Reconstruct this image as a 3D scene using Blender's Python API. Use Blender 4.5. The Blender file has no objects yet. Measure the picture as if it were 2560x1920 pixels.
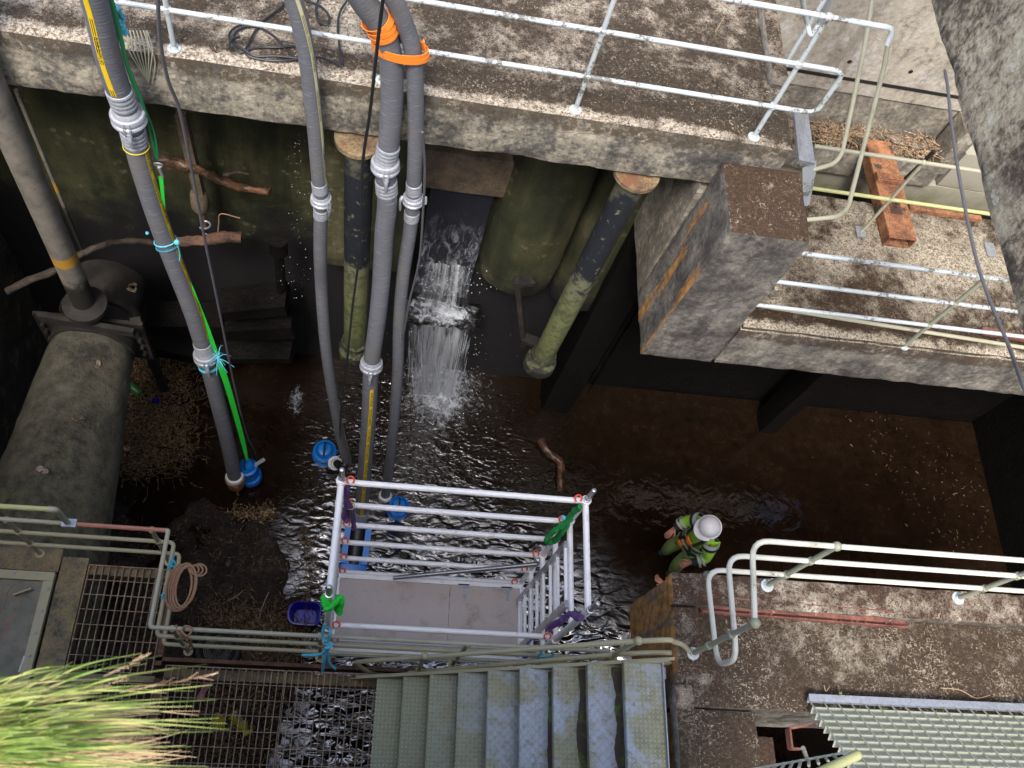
import bpy, bmesh, math, random
from mathutils import Vector, Matrix, noise as mnoise
from math import sin, cos, pi, radians, hypot, floor
random.seed(7)
SC = bpy.context.scene
COL = SC.collection

# ------------------------------------------------------------------ camera
HC = 11.0                       # camera height above the water
FPX, CX, CY = 2247.39, 1280.0, 960.0
RR = Vector((0.98191369, 0.01502630, 0.18873187))
DD = Vector((0.09852644, -0.89178521, -0.44160127))
FF = Vector((0.16167265, 0.45220941, -0.87713659))
cd = bpy.data.cameras.new('camera'); cam = bpy.data.objects.new('camera', cd); COL.objects.link(cam)
cd.sensor_width = 36.0; cd.lens = 36.0 * FPX / 2560.0
cd.clip_start = 0.02; cd.clip_end = 500
cam.matrix_world = Matrix(((RR.x, -DD.x, -FF.x, 0), (RR.y, -DD.y, -FF.y, 0), (RR.z, -DD.z, -FF.z, HC), (0, 0, 0, 1)))
SC.camera = cam
# ------------------------------------------------------------------ sky, sun, exposure
SUN_EL, SUN_AZ = 58.0, 200.0
wd = bpy.data.worlds.new('World'); SC.world = wd; wd.use_nodes = True
wn = wd.node_tree.nodes; wl = wd.node_tree.links
sky = wn.new('ShaderNodeTexSky'); sky.sky_type = 'NISHITA'; sky.sun_disc = False
sky.sun_elevation = radians(SUN_EL); sky.sun_rotation = radians(SUN_AZ)
sky.air_density = 1.0; sky.dust_density = 5.0; sky.ozone_density = 1.0
wl.new(sky.outputs[0], wn['Background'].inputs[0]); wn['Background'].inputs[1].default_value = 0.15
sd = bpy.data.lights.new('sun', 'SUN'); sd.energy = 1.5; sd.angle = radians(14); sd.color = (1.0, 0.96, 0.9)
sun = bpy.data.objects.new('sun', sd); COL.objects.link(sun)
ddir = Vector((sin(radians(SUN_AZ)) * cos(radians(SUN_EL)), cos(radians(SUN_AZ)) * cos(radians(SUN_EL)), sin(radians(SUN_EL))))
sun.rotation_euler = ddir.to_track_quat('Z', 'Y').to_euler(); sun.location = (0, 0, 20)
SC.view_settings.view_transform = 'Standard'; SC.view_settings.look = 'None'
SC.view_settings.exposure = 1.1; SC.view_settings.gamma = 1.0

# levels
HW, HP, HG, HD = 6.3, 4.8, 3.3, 2.25     # walkway, slab and platform, gratings, tower deck
# ------------------------------------------------------------------ geometry helpers
def Q(u, v, h=None, x=None, y=None, d=None):
    r = RR * ((u - CX) / FPX) + DD * ((v - CY) / FPX) + FF
    if d is not None: t = d / r.length
    elif h is not None: t = (h - HC) / r.z
    elif x is not None: t = x / r.x
    else: t = y / r.y
    return Vector((r.x * t, r.y * t, r.z * t + HC))
def V(*a): return Vector(a)
def frame(t):
    t = t.normalized(); a = V(0, 0, 1) if abs(t.z) < 0.9 else V(1, 0, 0)
    u = t.cross(a).normalized(); return u, t.cross(u).normalized()
def fillet(pts, rad=0.06, n=5):
    pts = [Vector(p) for p in pts]; out = [pts[0]]
    for a, b, c in zip(pts, pts[1:], pts[2:]):
        r = min(rad, (a - b).length * .45, (c - b).length * .45)
        p0 = b + (a - b).normalized() * r; p1 = b + (c - b).normalized() * r
        for i in range(n + 1):
            t = i / n; out.append(p0 * (1 - t) ** 2 + b * 2 * t * (1 - t) + p1 * t * t)
    out.append(pts[-1]); return out
def smooth(pts, n=8):
    pts = [Vector(p) for p in pts]; P = [pts[0] * 2 - pts[1]] + pts + [pts[-1] * 2 - pts[-2]]; out = []
    for i in range(1, len(P) - 2):
        a, b, c, d = P[i - 1:i + 3]
        for k in range(n):
            t = k / n; out.append(.5 * ((2 * b) + (c - a) * t + (2 * a - 5 * b + 4 * c - d) * t * t + (3 * b - a - 3 * c + d) * t ** 3))
    out.append(pts[-1]); return out
class MB:
    def __init__(s): s.v = []; s.f = []; s.uv = {}; s.m = []; s.cur = 0
    def add(s, vs, fs, uvs=None):
        o = len(s.v); s.v += [Vector(p) for p in vs]
        for k, f in enumerate(fs):
            if uvs: s.uv[len(s.f)] = uvs[k]
            s.f.append([o + i for i in f]); s.m.append(s.cur)
        return s
    def box(s, x0, x1, y0, y1, z0, z1):
        return s.add([(x, y, z) for z in (z0, z1) for y in (y0, y1) for x in (x0, x1)],
                     [(0, 2, 3, 1), (4, 5, 7, 6), (0, 1, 5, 4), (2, 6, 7, 3), (0, 4, 6, 2), (1, 3, 7, 5)])
    def obox(s, c, ax, ay, az):          # centre and three half-axis vectors
        c = Vector(c); ax, ay, az = map(Vector, (ax, ay, az))
        return s.add([c + ax * i + ay * j + az * k for k in (-1, 1) for j in (-1, 1) for i in (-1, 1)],
                     [(0, 2, 3, 1), (4, 5, 7, 6), (0, 1, 5, 4), (2, 6, 7, 3), (0, 4, 6, 2), (1, 3, 7, 5)])
    def bar(s, a, b, w, h, up=(0, 0, 1)):
        a, b = Vector(a), Vector(b); t = (b - a); L = t.length; t.normalize()
        sd_ = t.cross(Vector(up)).normalized(); u = sd_.cross(t)
        return s.obox((a + b) / 2, t * L / 2, sd_ * w / 2, u * h / 2)
    def tube(s, pts, r, seg=10, cap=True, uvl=False, squash=None, ref=None):
        pts = [Vector(p) for p in pts]; n = len(pts)
        if n < 2: return s
        rs = r if isinstance(r, (list, tuple)) else [r] * n
        T = [(pts[min(i + 1, n - 1)] - pts[max(i - 1, 0)]) for i in range(n)]
        T = [t.normalized() if t.length > 1e-9 else V(0, 0, 1) for t in T]
        u, _ = frame(T[0])
        if ref is not None:
            q = Vector(ref); q = q - T[0] * q.dot(T[0])
            if q.length > 1e-4: u = q.normalized()
        vs = []; L = 0; Ls = []
        for i in range(n):
            u = (u - T[i] * u.dot(T[i])); u.normalize(); w = T[i].cross(u)
            if i: L += (pts[i] - pts[i - 1]).length
            Ls.append(L)
            for k in range(seg):
                a = 2 * pi * k / seg; vs.append(pts[i] + (u * cos(a) + w * sin(a) * (squash or 1)) * rs[i])
        fs = []; uv = []
        for i in range(n - 1):
            for k in range(seg):
                k2 = (k + 1) % seg
                fs.append((i * seg + k, i * seg + k2, (i + 1) * seg + k2, (i + 1) * seg + k))
                uv.append(((k / seg, Ls[i]), ((k + 1) / seg, Ls[i]), ((k + 1) / seg, Ls[i + 1]), (k / seg, Ls[i + 1])))
        if cap:
            fs.append(tuple(range(seg - 1, -1, -1))); uv.append([(0, 0)] * seg)
            fs.append(tuple((n - 1) * seg + k for k in range(seg))); uv.append([(0, 0)] * seg)
        return s.add(vs, fs, uv)
    def cyl(s, a, b, r, seg=14, r2=None): return s.tube([a, b], [r, r if r2 is None else r2], seg)
    def lathe(s, a, axis, prof, seg=20):
        a = Vector(a); t = Vector(axis).normalized(); u, w = frame(t); vs = []
        for d, r in prof:
            for k in range(seg):
                q = 2 * pi * k / seg; vs.append(a + t * d + (u * cos(q) + w * sin(q)) * max(r, 1e-4))
        fs = [(i * seg + k, i * seg + (k + 1) % seg, (i + 1) * seg + (k + 1) % seg, (i + 1) * seg + k) for i in range(len(prof) - 1) for k in range(seg)]
        fs.append(tuple(range(seg - 1, -1, -1))); fs.append(tuple((len(prof) - 1) * seg + k for k in range(seg)))
        return s.add(vs, fs)
    def ball(s, c, r, seg=12, sc=(1, 1, 1)):
        c = Vector(c); vs = []; rg = seg // 2
        for i in range(1, rg):
            p = pi * i / rg
            for k in range(seg):
                a = 2 * pi * k / seg; vs.append(c + V(sin(p) * cos(a) * r * sc[0], sin(p) * sin(a) * r * sc[1], cos(p) * r * sc[2]))
        fs = [(i * seg + k, (i + 1) * seg + k, (i + 1) * seg + (k + 1) % seg, i * seg + (k + 1) % seg) for i in range(rg - 2) for k in range(seg)]
        vs.append(c + V(0, 0, r * sc[2])); vs.append(c - V(0, 0, r * sc[2])); t = len(vs) - 2
        fs += [(t, k, (k + 1) % seg) for k in range(seg)]
        fs += [(t + 1, (rg - 2) * seg + (k + 1) % seg, (rg - 2) * seg + k) for k in range(seg)]
        return s.add(vs, fs)
    def torus(s, c, nrm, R, r, seg=20, ps=6, arc=1.0, start=0.0):
        u, w = frame(Vector(nrm)); c = Vector(c)
        pts = [c + (u * cos(start + 2 * pi * arc * i / seg) + w * sin(start + 2 * pi * arc * i / seg)) * R for i in range(seg + 1)]
        return s.tube(pts, r, ps, cap=arc < 1)
    def prism(s, poly, ext):
        n = len(poly); poly = [Vector(p) for p in poly]; ext = Vector(ext)
        return s.add(poly + [p + ext for p in poly], [tuple(range(n - 1, -1, -1)), tuple(range(n, 2 * n))] + [(i, (i + 1) % n, n + (i + 1) % n, n + i) for i in range(n)])
    def rough(s, x0, x1, y0, y1, z0, z1, step=.08, amp=.012, fr=5.0, warp=None):
        # box whose faces are finely divided and pushed about by one continuous noise field
        def g(a, b): 
            n = max(1, min(170, int(round((b - a) / step)))); return [a + (b - a) * i / n for i in range(n + 1)]
        X, Y, Z = g(x0, x1), g(y0, y1), g(z0, z1)
        cx, cy, cz = (x0 + x1) / 2, (y0 + y1) / 2, (z0 + z1) / 2
        def pt(x, y, z):
            p = V(x, y, z); q = mnoise.noise_vector(p * fr) * amp * .35 + mnoise.noise_vector(p * fr * 3.1) * amp * .4
            # soften the arrises
            e = sum(1 for a, lo, hi in ((x, x0, x1), (y, y0, y1), (z, z0, z1)) if abs(a - lo) < 1e-6 or abs(a - hi) < 1e-6)
            if e > 1:
                k = (.007 + .012 * max(0, mnoise.noise(p * 4 + V(9, 2, 5)) + .1) + .016 * max(0, mnoise.noise(p * 13 + V(3, 7, 1)) - .15)) * (amp / .012)
                d = V(0, 0, 0)
                if abs(x - x0) < 1e-6: d.x += k
                if abs(x - x1) < 1e-6: d.x -= k
                if abs(y - y0) < 1e-6: d.y += k
                if abs(y - y1) < 1e-6: d.y -= k
                if abs(z - z0) < 1e-6: d.z += k
                if abs(z - z1) < 1e-6: d.z -= k
                q = q * .6 + d
            p = p + q
            return warp(p) if warp else p
        def sheet(A, B, fn, flip):
            vs = [fn(a, b) for a in A for b in B]; nb = len(B)
            fs = []
            for i in range(len(A) - 1):
                for j in range(nb - 1):
                    f = (i * nb + j, (i + 1) * nb + j, (i + 1) * nb + j + 1, i * nb + j + 1)
                    fs.append(f[::-1] if flip else f)
            s.add(vs, fs)
        sheet(X, Y, lambda a, b: pt(a, b, z1), False); sheet(X, Y, lambda a, b: pt(a, b, z0), True)
        sheet(X, Z, lambda a, b: pt(a, y0, b), False); sheet(X, Z, lambda a, b: pt(a, y1, b), True)
        sheet(Y, Z, lambda a, b: pt(x1, a, b), False); sheet(Y, Z, lambda a, b: pt(x0, a, b), True)
        s.weld = True
        return s
    weld = False
    def build(s, name, mats, parent=None, sharp=35, origin=None):
        off = V(*parent['_off']) if parent is not None else None
        if off is None:
            if origin is not None: off = Vector(origin)
            else:
                xs = [p.x for p in s.v]; ys = [p.y for p in s.v]; zs = [p.z for p in s.v]
                off = V((min(xs) + max(xs)) / 2, (min(ys) + max(ys)) / 2, min(zs))
        me = bpy.data.meshes.new(name); me.from_pydata([p - off for p in s.v], [], s.f)
        if not isinstance(mats, (list, tuple)): mats = [mats]
        for m in mats: me.materials.append(m)
        if len(mats) > 1: me.polygons.foreach_set('material_index', s.m)
        if s.uv:
            ul = me.uv_layers.new(name='UVMap')
            for fi, uvs in s.uv.items():
                for li, q in zip(me.polygons[fi].loop_indices, uvs): ul.data[li].uv = q
        if s.weld:
            bm = bmesh.new(); bm.from_mesh(me); bmesh.ops.remove_doubles(bm, verts=bm.verts, dist=1e-4)
            bmesh.ops.recalc_face_normals(bm, faces=bm.faces); bm.to_mesh(me); bm.free()
        me.polygons.foreach_set('use_smooth', [True] * len(me.polygons))
        try: me.set_sharp_from_angle(angle=radians(sharp))
        except Exception: pass
        me.update()
        o = bpy.data.objects.new(name, me); COL.objects.link(o)
        if parent is not None: o.parent = parent
        else: o.location = off
        o['_off'] = list(off)
        return o
def tag(o, label=None, cat=None, group=None, kind=None):
    if label: o['label'] = label
    if cat: o['category'] = cat
    if group: o['group'] = group
    if kind: o['kind'] = kind
    return o
def thing(name, loc, label, cat, group=None):
    o = bpy.data.objects.new(name, None); COL.objects.link(o); o.location = loc; o['_off'] = list(loc)
    o.empty_display_size = .1
    return tag(o, label, cat, group)
def one(mb, name, mat_, label, cat, group=None, kind=None, sharp=35):
    return tag(mb.build(name, mat_, None, sharp), label, cat, group, kind)
def struct(mb, name, mat_): return tag(mb.build(name, mat_), kind='structure')

# ------------------------------------------------------------------ materials
class M:
    def __init__(s, name, rough=.8, metal=0.0, ior=None):
        s.m = bpy.data.materials.new(name); s.m.use_nodes = True; s.t = s.m.node_tree; s.n = s.t.nodes; s.l = s.t.links
        s.b = s.n['Principled BSDF']; s.b.inputs['Roughness'].default_value = rough; s.b.inputs['Metallic'].default_value = metal
        if ior: s.b.inputs['IOR'].default_value = ior
        g = s.n.new('ShaderNodeNewGeometry'); s.pos = g.outputs['Position']; s.nrm = g.outputs['Normal']
    def _in(s, sock, v):
        if hasattr(v, 'node'): s.l.new(v, sock)
        elif isinstance(v, (tuple, list)) and len(v) == 3 and sock.type == 'RGBA': sock.default_value = (*v, 1)
        else: sock.default_value = v
    def math(s, op, a, b=0.0, clamp=False):
        n = s.n.new('ShaderNodeMath'); n.operation = op; n.use_clamp = clamp; s._in(n.inputs[0], a); s._in(n.inputs[1], b); return n.outputs[0]
    def map(s, v, sc=(1, 1, 1), rot=(0, 0, 0), loc=(0, 0, 0)):
        n = s.n.new('ShaderNodeMapping'); s._in(n.inputs[0], v); n.inputs['Scale'].default_value = sc; n.inputs['Rotation'].default_value = rot; n.inputs['Location'].default_value = loc; return n.outputs[0]
    def noise(s, sc, det=4, ro=.55, vec=None, dist=0.0):
        n = s.n.new('ShaderNodeTexNoise'); s._in(n.inputs['Vector'], vec or s.pos); n.inputs['Scale'].default_value = sc
        n.inputs['Detail'].default_value = det; n.inputs['Roughness'].default_value = ro; n.inputs['Distortion'].default_value = dist; return n.outputs[0]
    def vor(s, sc, vec=None, feat='F1', out='Distance', rnd=1.0):
        n = s.n.new('ShaderNodeTexVoronoi'); n.feature = feat; s._in(n.inputs['Vector'], vec or s.pos); n.inputs['Scale'].default_value = sc
        n.inputs['Randomness'].default_value = rnd; return n.outputs[out]
    def wave(s, sc, vec=None, dist=0, dr='X', det=2):
        n = s.n.new('ShaderNodeTexWave'); n.bands_direction = dr; s._in(n.inputs['Vector'], vec or s.pos); n.inputs['Scale'].default_value = sc
        n.inputs['Distortion'].default_value = dist; n.inputs['Detail'].default_value = det; return n.outputs['Fac']
    def step(s, f, a, b):          # smooth 0..1 between a and b
        n = s.n.new('ShaderNodeMapRange'); n.interpolation_type = 'SMOOTHSTEP'; s._in(n.inputs[0], f)
        n.inputs[1].default_value = a; n.inputs[2].default_value = b; return n.outputs[0]
    def mix(s, f, a, b, mode='MIX'):
        n = s.n.new('ShaderNodeMix'); n.data_type = 'RGBA'; n.blend_type = mode; s._in(n.inputs[0], f); s._in(n.inputs[6], a); s._in(n.inputs[7], b); return n.outputs[2]
    def ramp(s, f, stops):
        n = s.n.new('ShaderNodeValToRGB'); s._in(n.inputs[0], f); e = n.color_ramp.elements
        while len(e) < len(stops): e.new(.5)
        for q, (p, c) in zip(e, stops): q.position = p; q.color = (*c, 1)
        return n.outputs[0]
    def sep(s, v):
        n = s.n.new('ShaderNodeSeparateXYZ'); s._in(n.inputs[0], v); return n.outputs
    def uv(s): return s.n.new('ShaderNodeUVMap').outputs[0]
    def col(s, c): s._in(s.b.inputs['Base Color'], c); return s
    def rgh(s, c): s._in(s.b.inputs['Roughness'], c); return s
    def bump(s, h, st=.5, d=.01):
        n = s.n.new('ShaderNodeBump'); s._in(n.inputs['Strength'], st); n.inputs['Distance'].default_value = d; s._in(n.inputs['Height'], h)
        s.l.new(n.outputs[0], s.b.inputs['Normal']); return s

def plain(name, c, rough=.6, metal=0.0, var=.25, sc=12):
    k = M(name, rough, metal); f = k.noise(sc, 5, .6)
    k.col(k.mix(f, tuple(x * (1 - var) for x in c), tuple(min(1, x * (1 + var)) for x in c))); k.bump(k.noise(sc * 6, 3), .15, .003); return k.m

def concrete(name, pale, grit, moss, sa, sb, bias=.5, xg=0.0, x0=0.0, streak=.5, rust=None, tide=None, fleck=.5, lip=None):
    k = M(name, .9)
    f1 = k.noise(1.1, 9, .7); f2 = k.noise(8, 8, .75); f3 = k.noise(52, 5, .8)
    px = k.sep(k.pos)
    m = k.math('ADD', k.math('ADD', k.math('MULTIPLY', k.math('SUBTRACT', f1, .5), .85), .5), k.math('MULTIPLY', k.math('SUBTRACT', f2, .5), .55))
    if lip:      # weathering follows the lip: a clean strip at the very edge, a moss line just behind it
        ly = k.math('ADD', px[1], k.math('MULTIPLY', k.math('SUBTRACT', f2, .5), .12))
        m = k.math('ADD', m, k.math('MULTIPLY', k.math('MULTIPLY', k.step(ly, lip[0] + .11, lip[0] + .15), k.math('SUBTRACT', 1, k.step(ly, lip[0] + .2, lip[0] + .34))), .10))
        m = k.math('SUBTRACT', m, k.math('MULTIPLY', k.math('SUBTRACT', 1, k.step(ly, lip[0] + .06, lip[0] + .12)), .12))
    if xg: m = k.math('ADD', m, k.math('MULTIPLY', k.math('SUBTRACT', px[0], x0), xg))
    m = k.math('ADD', m, k.math('MULTIPLY', k.math('SUBTRACT', f3, .5), .75))
    mm = k.step(m, bias - .03, bias + .04)
    pl = k.ramp(f3, [(.36, tuple(x * .5 for x in grit)), (.44, grit), (.52, tuple(x * .8 for x in pale)), (.64, tuple(min(.75, x * 1.25) for x in pale))])
    pl = k.mix(k.step(k.noise(3.0, 8, .7), .45, .75), pl, k.mix(.5, pl, grit))
    mo = k.ramp(k.noise(38, 6, .7), [(.3, tuple(x * .35 for x in moss)), (.55, moss), (.8, tuple(x * 2.6 for x in moss))])
    top = k.mix(mm, pl, mo)
    fl = k.step(k.math('ADD', k.math('MULTIPLY', k.noise(34, 7, .8, None, 1.5), .8), k.math('MULTIPLY', k.noise(2.6, 4, .6), .2)), .575 - .02 * fleck, .60 - .02 * fleck)
    top = k.mix(k.math('MULTIPLY', fl, .75), top, k.mix(k.noise(20), (.6, .52, .42), (.3, .26, .2)))
    # sides
    g1 = k.noise(3.2, 9, .7); g2 = k.noise(22, 6, .7)
    sd_ = k.ramp(k.math('ADD', k.math('MULTIPLY', g1, .6), k.math('MULTIPLY', g2, .4)), [(.36, tuple(x * .4 for x in sb)), (.455, sb), (.53, sa), (.63, tuple(min(.6, x * 1.6) for x in sa))])
    if streak:
        st = k.step(k.noise(1.0, 7, .7, k.map(k.pos, (7, 7, .7))), .48, .7)
        sd_ = k.mix(k.math('MULTIPLY', st, streak), sd_, tuple(x * .5 for x in sb))
    dk = k.step(k.math('ADD', k.math('MULTIPLY', k.noise(1.0, 6, .7, k.map(k.pos, (2.6, 2.6, .5))), .7), k.math('MULTIPLY', k.noise(14, 6, .75), .3)), .50, .60)
    sd_ = k.mix(k.math('MULTIPLY', dk, .55), sd_, tuple(x * .42 for x in sb))
    ck = k.math('SUBTRACT', 1, k.step(k.vor(1.15, k.mix(.12, k.pos, k.noise(3)), 'DISTANCE_TO_EDGE'), .001, .005))
    sd_ = k.mix(k.math('MULTIPLY', k.math('MULTIPLY', ck, k.step(g1, .52, .6)), .0 if name in ('pale_concrete', 'bridge_concrete') else .6), sd_, (.02, .018, .015))
    li = k.step(k.math('SUBTRACT', .33, k.vor(13, k.mix(.06, k.pos, k.noise(8)))), 0, .05)
    sd_ = k.mix(k.math('MULTIPLY', k.math('MULTIPLY', li, k.step(g1, .5, .6)), .55), sd_, tuple(min(.6, x * 1.9) for x in sa))
    if rust:
        ry0, ry1, amt = rust
        rn = k.math('MULTIPLY', k.step(k.noise(1.0, 7, .65, k.map(k.pos, (5, 5, .6))), ry0, ry1), amt)
        rn = k.math('MULTIPLY', rn, k.step(k.math('MULTIPLY', k.sep(k.nrm)[0], -1.0), .6, .8))
        sd_ = k.mix(rn, sd_, k.ramp(k.noise(14, 5), [(.35, (.22, .11, .035)), (.6, (.60, .29, .07))]))
    if lip:
        lz = k.math('ADD', px[2], k.math('MULTIPLY', k.math('SUBTRACT', k.noise(5, 8, .75), .5), .36))
        sd_ = k.mix(k.math('MULTIPLY', k.math('MULTIPLY', k.step(lz, lip[1] - .16, lip[1] - .10), k.step(g2, .42, .5)), .85), sd_, tuple(x * 1.2 for x in moss))
    tf = k.step(k.math('ADD', k.sep(k.nrm)[2], k.math('MULTIPLY', k.math('SUBTRACT', f2, .5), .5)), .35, .75)
    c = k.mix(tf, sd_, top)
    if tide is not None:
        td = k.step(k.math('ADD', px[2], k.math('MULTIPLY', k.math('SUBTRACT', f1, .5), 1.6)), tide - .25, tide + .35)
        c = k.mix(td, (.008, .007, .008), c)
    k.col(c)
    k.bump(k.math('ADD', k.math('MULTIPLY', f3, .6), k.math('ADD', k.math('MULTIPLY', g2, .8), k.math('MULTIPLY', mm, .35))), .75, .018)
    return k.m

def painted(name, base, chip, under=(.05, .05, .045), amt=.5, rough=.45, green=.3):
    k = M(name, rough)
    a = k.noise(34, 7, .75); b = k.noise(3.3, 5, .7)
    c = k.mix(k.noise(8, 4), tuple(x * .82 for x in base), base)
    c = k.mix(k.math('MULTIPLY', k.step(b, .5, .72), green), c, (.22, .23, .1))
    ms = k.step(k.math('ADD', k.math('MULTIPLY', a, .5), k.math('MULTIPLY', b, .5)), .64 - .12 * amt, .67 - .12 * amt)
    c = k.mix(ms, c, k.mix(k.noise(60, 3), under, chip))
    k.col(c); k.bump(k.math('ADD', ms, k.math('MULTIPLY', k.noise(90, 3), .3)), .4, .004); return k.m

def rusty(name, a, b, spot=None, rough=.85):
    k = M(name, rough); f = k.noise(6, 8, .7); g = k.noise(45, 5, .7)
    c = k.ramp(k.math('ADD', k.math('MULTIPLY', f, .6), k.math('MULTIPLY', g, .4)), [(.38, tuple(x * .45 for x in b)), (.47, b), (.58, a), (.7, tuple(x * 1.4 for x in a))])
    if spot: c = k.mix(k.step(k.noise(4, 6, .7), .55, .63), c, spot)
    k.col(c); k.bump(k.math('ADD', f, g), .5, .006); return k.m

def galv(name, c=(.46, .48, .52), rough=.38, metal=.75, dirt=.4):
    k = M(name, rough, metal); v = k.sep(k.vor(55, out='Color'))[0]
    cc = k.mix(v, tuple(x * .78 for x in c), c); d = k.step(k.noise(5, 7, .7), .5, .72)
    cc = k.mix(k.math('MULTIPLY', d, dirt), cc, (.14, .13, .1)); k.col(cc)
    k.rgh(k.math('ADD', rough, k.math('MULTIPLY', d, .3))); k.bump(k.noise(70, 4), .12, .003); return k.m

MT = {}
MT['walk'] = concrete('walkway_concrete', (.49, .445, .365), (.13, .092, .062), (.048, .034, .020), (.30, .275, .22), (.115, .11, .10), bias=.515, xg=.02, x0=0.0, lip=(Q(1710, 335, h=HW).y, HW))
MT['slab'] = concrete('slab_concrete', (.46, .42, .335), (.13, .095, .06), (.05, .028, .014), (.23, .215, .18), (.12, .11, .10), bias=.53, streak=.6, lip=(Q(2260, 866, h=HP).y - .03, HP))
MT['plat'] = concrete('platform_concrete', (.42, .385, .315), (.12, .085, .055), (.05, .032, .018), (.20, .18, .15), (.10, .085, .07), bias=.445, rust=(.36, .52, .9), fleck=1.2)
MT['coping'] = concrete('coping_concrete', (.50, .46, .38), (.15, .10, .065), (.06, .032, .018), (.2, .18, .15), (.1, .085, .07), bias=.49, rust=(.36, .5, .9), fleck=1.0)
MT['pier'] = concrete('pier_concrete', (.50, .45, .38), (.12, .07, .04), (.055, .03, .016), (.17, .158, .14), (.085, .078, .074), bias=.41, streak=.6, rust=(.545, .58, .85), fleck=.2)
MT['near'] = concrete('bridge_concrete', (.4, .36, .3), (.1, .08, .06), (.05, .03, .02), (.44, .39, .30), (.12, .10, .08), bias=.5, streak=.3)
MT['pale'] = concrete('pale_concrete', (.5, .47, .4), (.4, .36, .3), (.2, .18, .12), (.50, .46, .385), (.43, .39, .32), bias=.8, streak=.08)
MT['pale2'] = concrete('stained_concrete', (.35, .3, .25), (.2, .15, .1), (.05, .035, .02), (.34, .31, .255), (.22, .20, .165), bias=.5, streak=.3)
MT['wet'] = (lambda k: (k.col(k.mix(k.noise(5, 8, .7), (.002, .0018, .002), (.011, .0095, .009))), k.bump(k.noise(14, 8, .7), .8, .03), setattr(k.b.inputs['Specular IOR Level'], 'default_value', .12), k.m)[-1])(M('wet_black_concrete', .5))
def backwall():
    k = M('mouldy_wall', .75); p = k.sep(k.pos)
    f = k.noise(1.2, 8, .65); g = k.noise(7, 7, .7); st = k.noise(1, 7, .65, k.map(k.pos, (4, 4, .45)))
    c = k.ramp(k.math('ADD', k.math('MULTIPLY', f, .5), k.math('MULTIPLY', st, .5)), [(.38, (.008, .009, .004)), (.48, (.024, .028, .010)), (.58, (.065, .062, .028)), (.70, (.14, .12, .07))])
    c = k.mix(k.step(g, .55, .68), c, (.035, .04, .014))
    sp = k.step(k.math('SUBTRACT', .3, k.vor(9)), 0, .04)
    c = k.mix(k.math('MULTIPLY', k.math('MULTIPLY', sp, k.step(f, .52, .6)), .5), c, (.17, .17, .09))
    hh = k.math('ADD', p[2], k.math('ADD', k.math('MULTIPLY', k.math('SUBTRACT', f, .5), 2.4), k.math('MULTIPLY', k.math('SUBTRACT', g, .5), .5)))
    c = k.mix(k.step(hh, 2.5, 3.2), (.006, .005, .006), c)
    k.col(c); k.bump(k.math('ADD', g, k.noise(40, 5, .7)), .6, .02); return k.m
MT['back'] = backwall()
MT['side'] = (lambda k: (k.col(k.mix(k.step(k.math('ADD', k.sep(k.pos)[2], k.math('MULTIPLY', k.noise(1.5, 8, .7), 2.5)), 3.6, 5.2), k.ramp(k.noise(4, 9, .75), [(.38, (.024, .022, .019)), (.55, (.065, .06, .05)), (.68, (.22, .20, .16))]), (.13, .135, .06))), k.bump(k.noise(16, 8, .75), .9, .03), k.m)[-1])(M('grimy_side_wall', .7))
MT['greenwall'] = (lambda k: (k.col(k.mix(k.step(k.math('ADD', k.sep(k.pos)[2], k.math('MULTIPLY', k.noise(3, 8, .7), 1.2)), 4.3, 5.2), k.ramp(k.noise(1, 7, .7, k.map(k.pos, (4, 4, 1.2))), [(.35, (.04, .055, .015)), (.5, (.13, .15, .055)), (.65, (.26, .25, .16))]), (.36, .34, .28))), k.bump(k.noise(20, 8, .7), .5, .01), k.m)[-1])(M('green_stained_wall', .85))
MT['railw'] = painted('flaking_pale_paint', (.50, .56, .59), (.25, .25, .24), amt=.85, green=.25)
MT['railc'] = painted('cream_paint', (.66, .67, .60), (.2, .2, .16), amt=.35, green=.45)
MT['postd'] = painted('blistered_dark_paint', (.33, .35, .26), (.5, .55, .56), (.02, .025, .018), amt=.9, green=.6)
MT['railo'] = painted('olive_grey_paint', (.45, .42, .27), (.2, .2, .14), (.2, .18, .12), amt=.1, green=.5)
MT['railg'] = painted('grey_green_paint', (.45, .44, .33), (.2, .2, .14), (.2, .18, .12), amt=.05, green=.5)
MT['raily'] = painted('lichen_yellow_paint', (.50, .52, .24), (.3, .3, .2), (.2, .2, .12), amt=.1, green=.1)
MT['railr'] = painted('red_oxide_paint', (.46, .20, .14), (.3, .15, .1), (.25, .1, .06), amt=.1, green=.15)
MT['alu'] = (lambda k: (k.col(k.mix(k.step(k.noise(9, 6, .7), .55, .75), (.96, .96, .97), (.70, .67, .63))), k.rgh(k.math('ADD', .34, k.math('MULTIPLY', k.noise(30, 4), .2))), k.bump(k.noise(70, 3), .08, .002), k.m)[-1])(M('scaffold_aluminium', .4, .05))
MT['spigot'] = galv('spigot_aluminium', (.6, .6, .62), .28, .9, .2)
MT['hose_metal'] = galv('zinc_coupling', (.44, .47, .54), .45, .3, .3)
MT['galv'] = galv('galvanised_steel', (.42, .46, .52), .4, .6, .35)
MT['rust'] = rusty('orange_rust', (.40, .19, .09), (.22, .095, .05), (.06, .045, .03))
MT['rustd'] = rusty('brown_rust', (.17, .085, .05), (.09, .05, .035))
MT['rustp'] = rusty('primer_rust', (.25, .10, .075), (.15, .06, .045))
MT['rustg'] = rusty('grating_rust', (.40, .30, .21), (.25, .18, .125))
MT['black'] = plain('black_cable', (.018, .018, .02), .5)
MT['cable'] = plain('grey_cable', (.10, .10, .115), .55)
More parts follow.
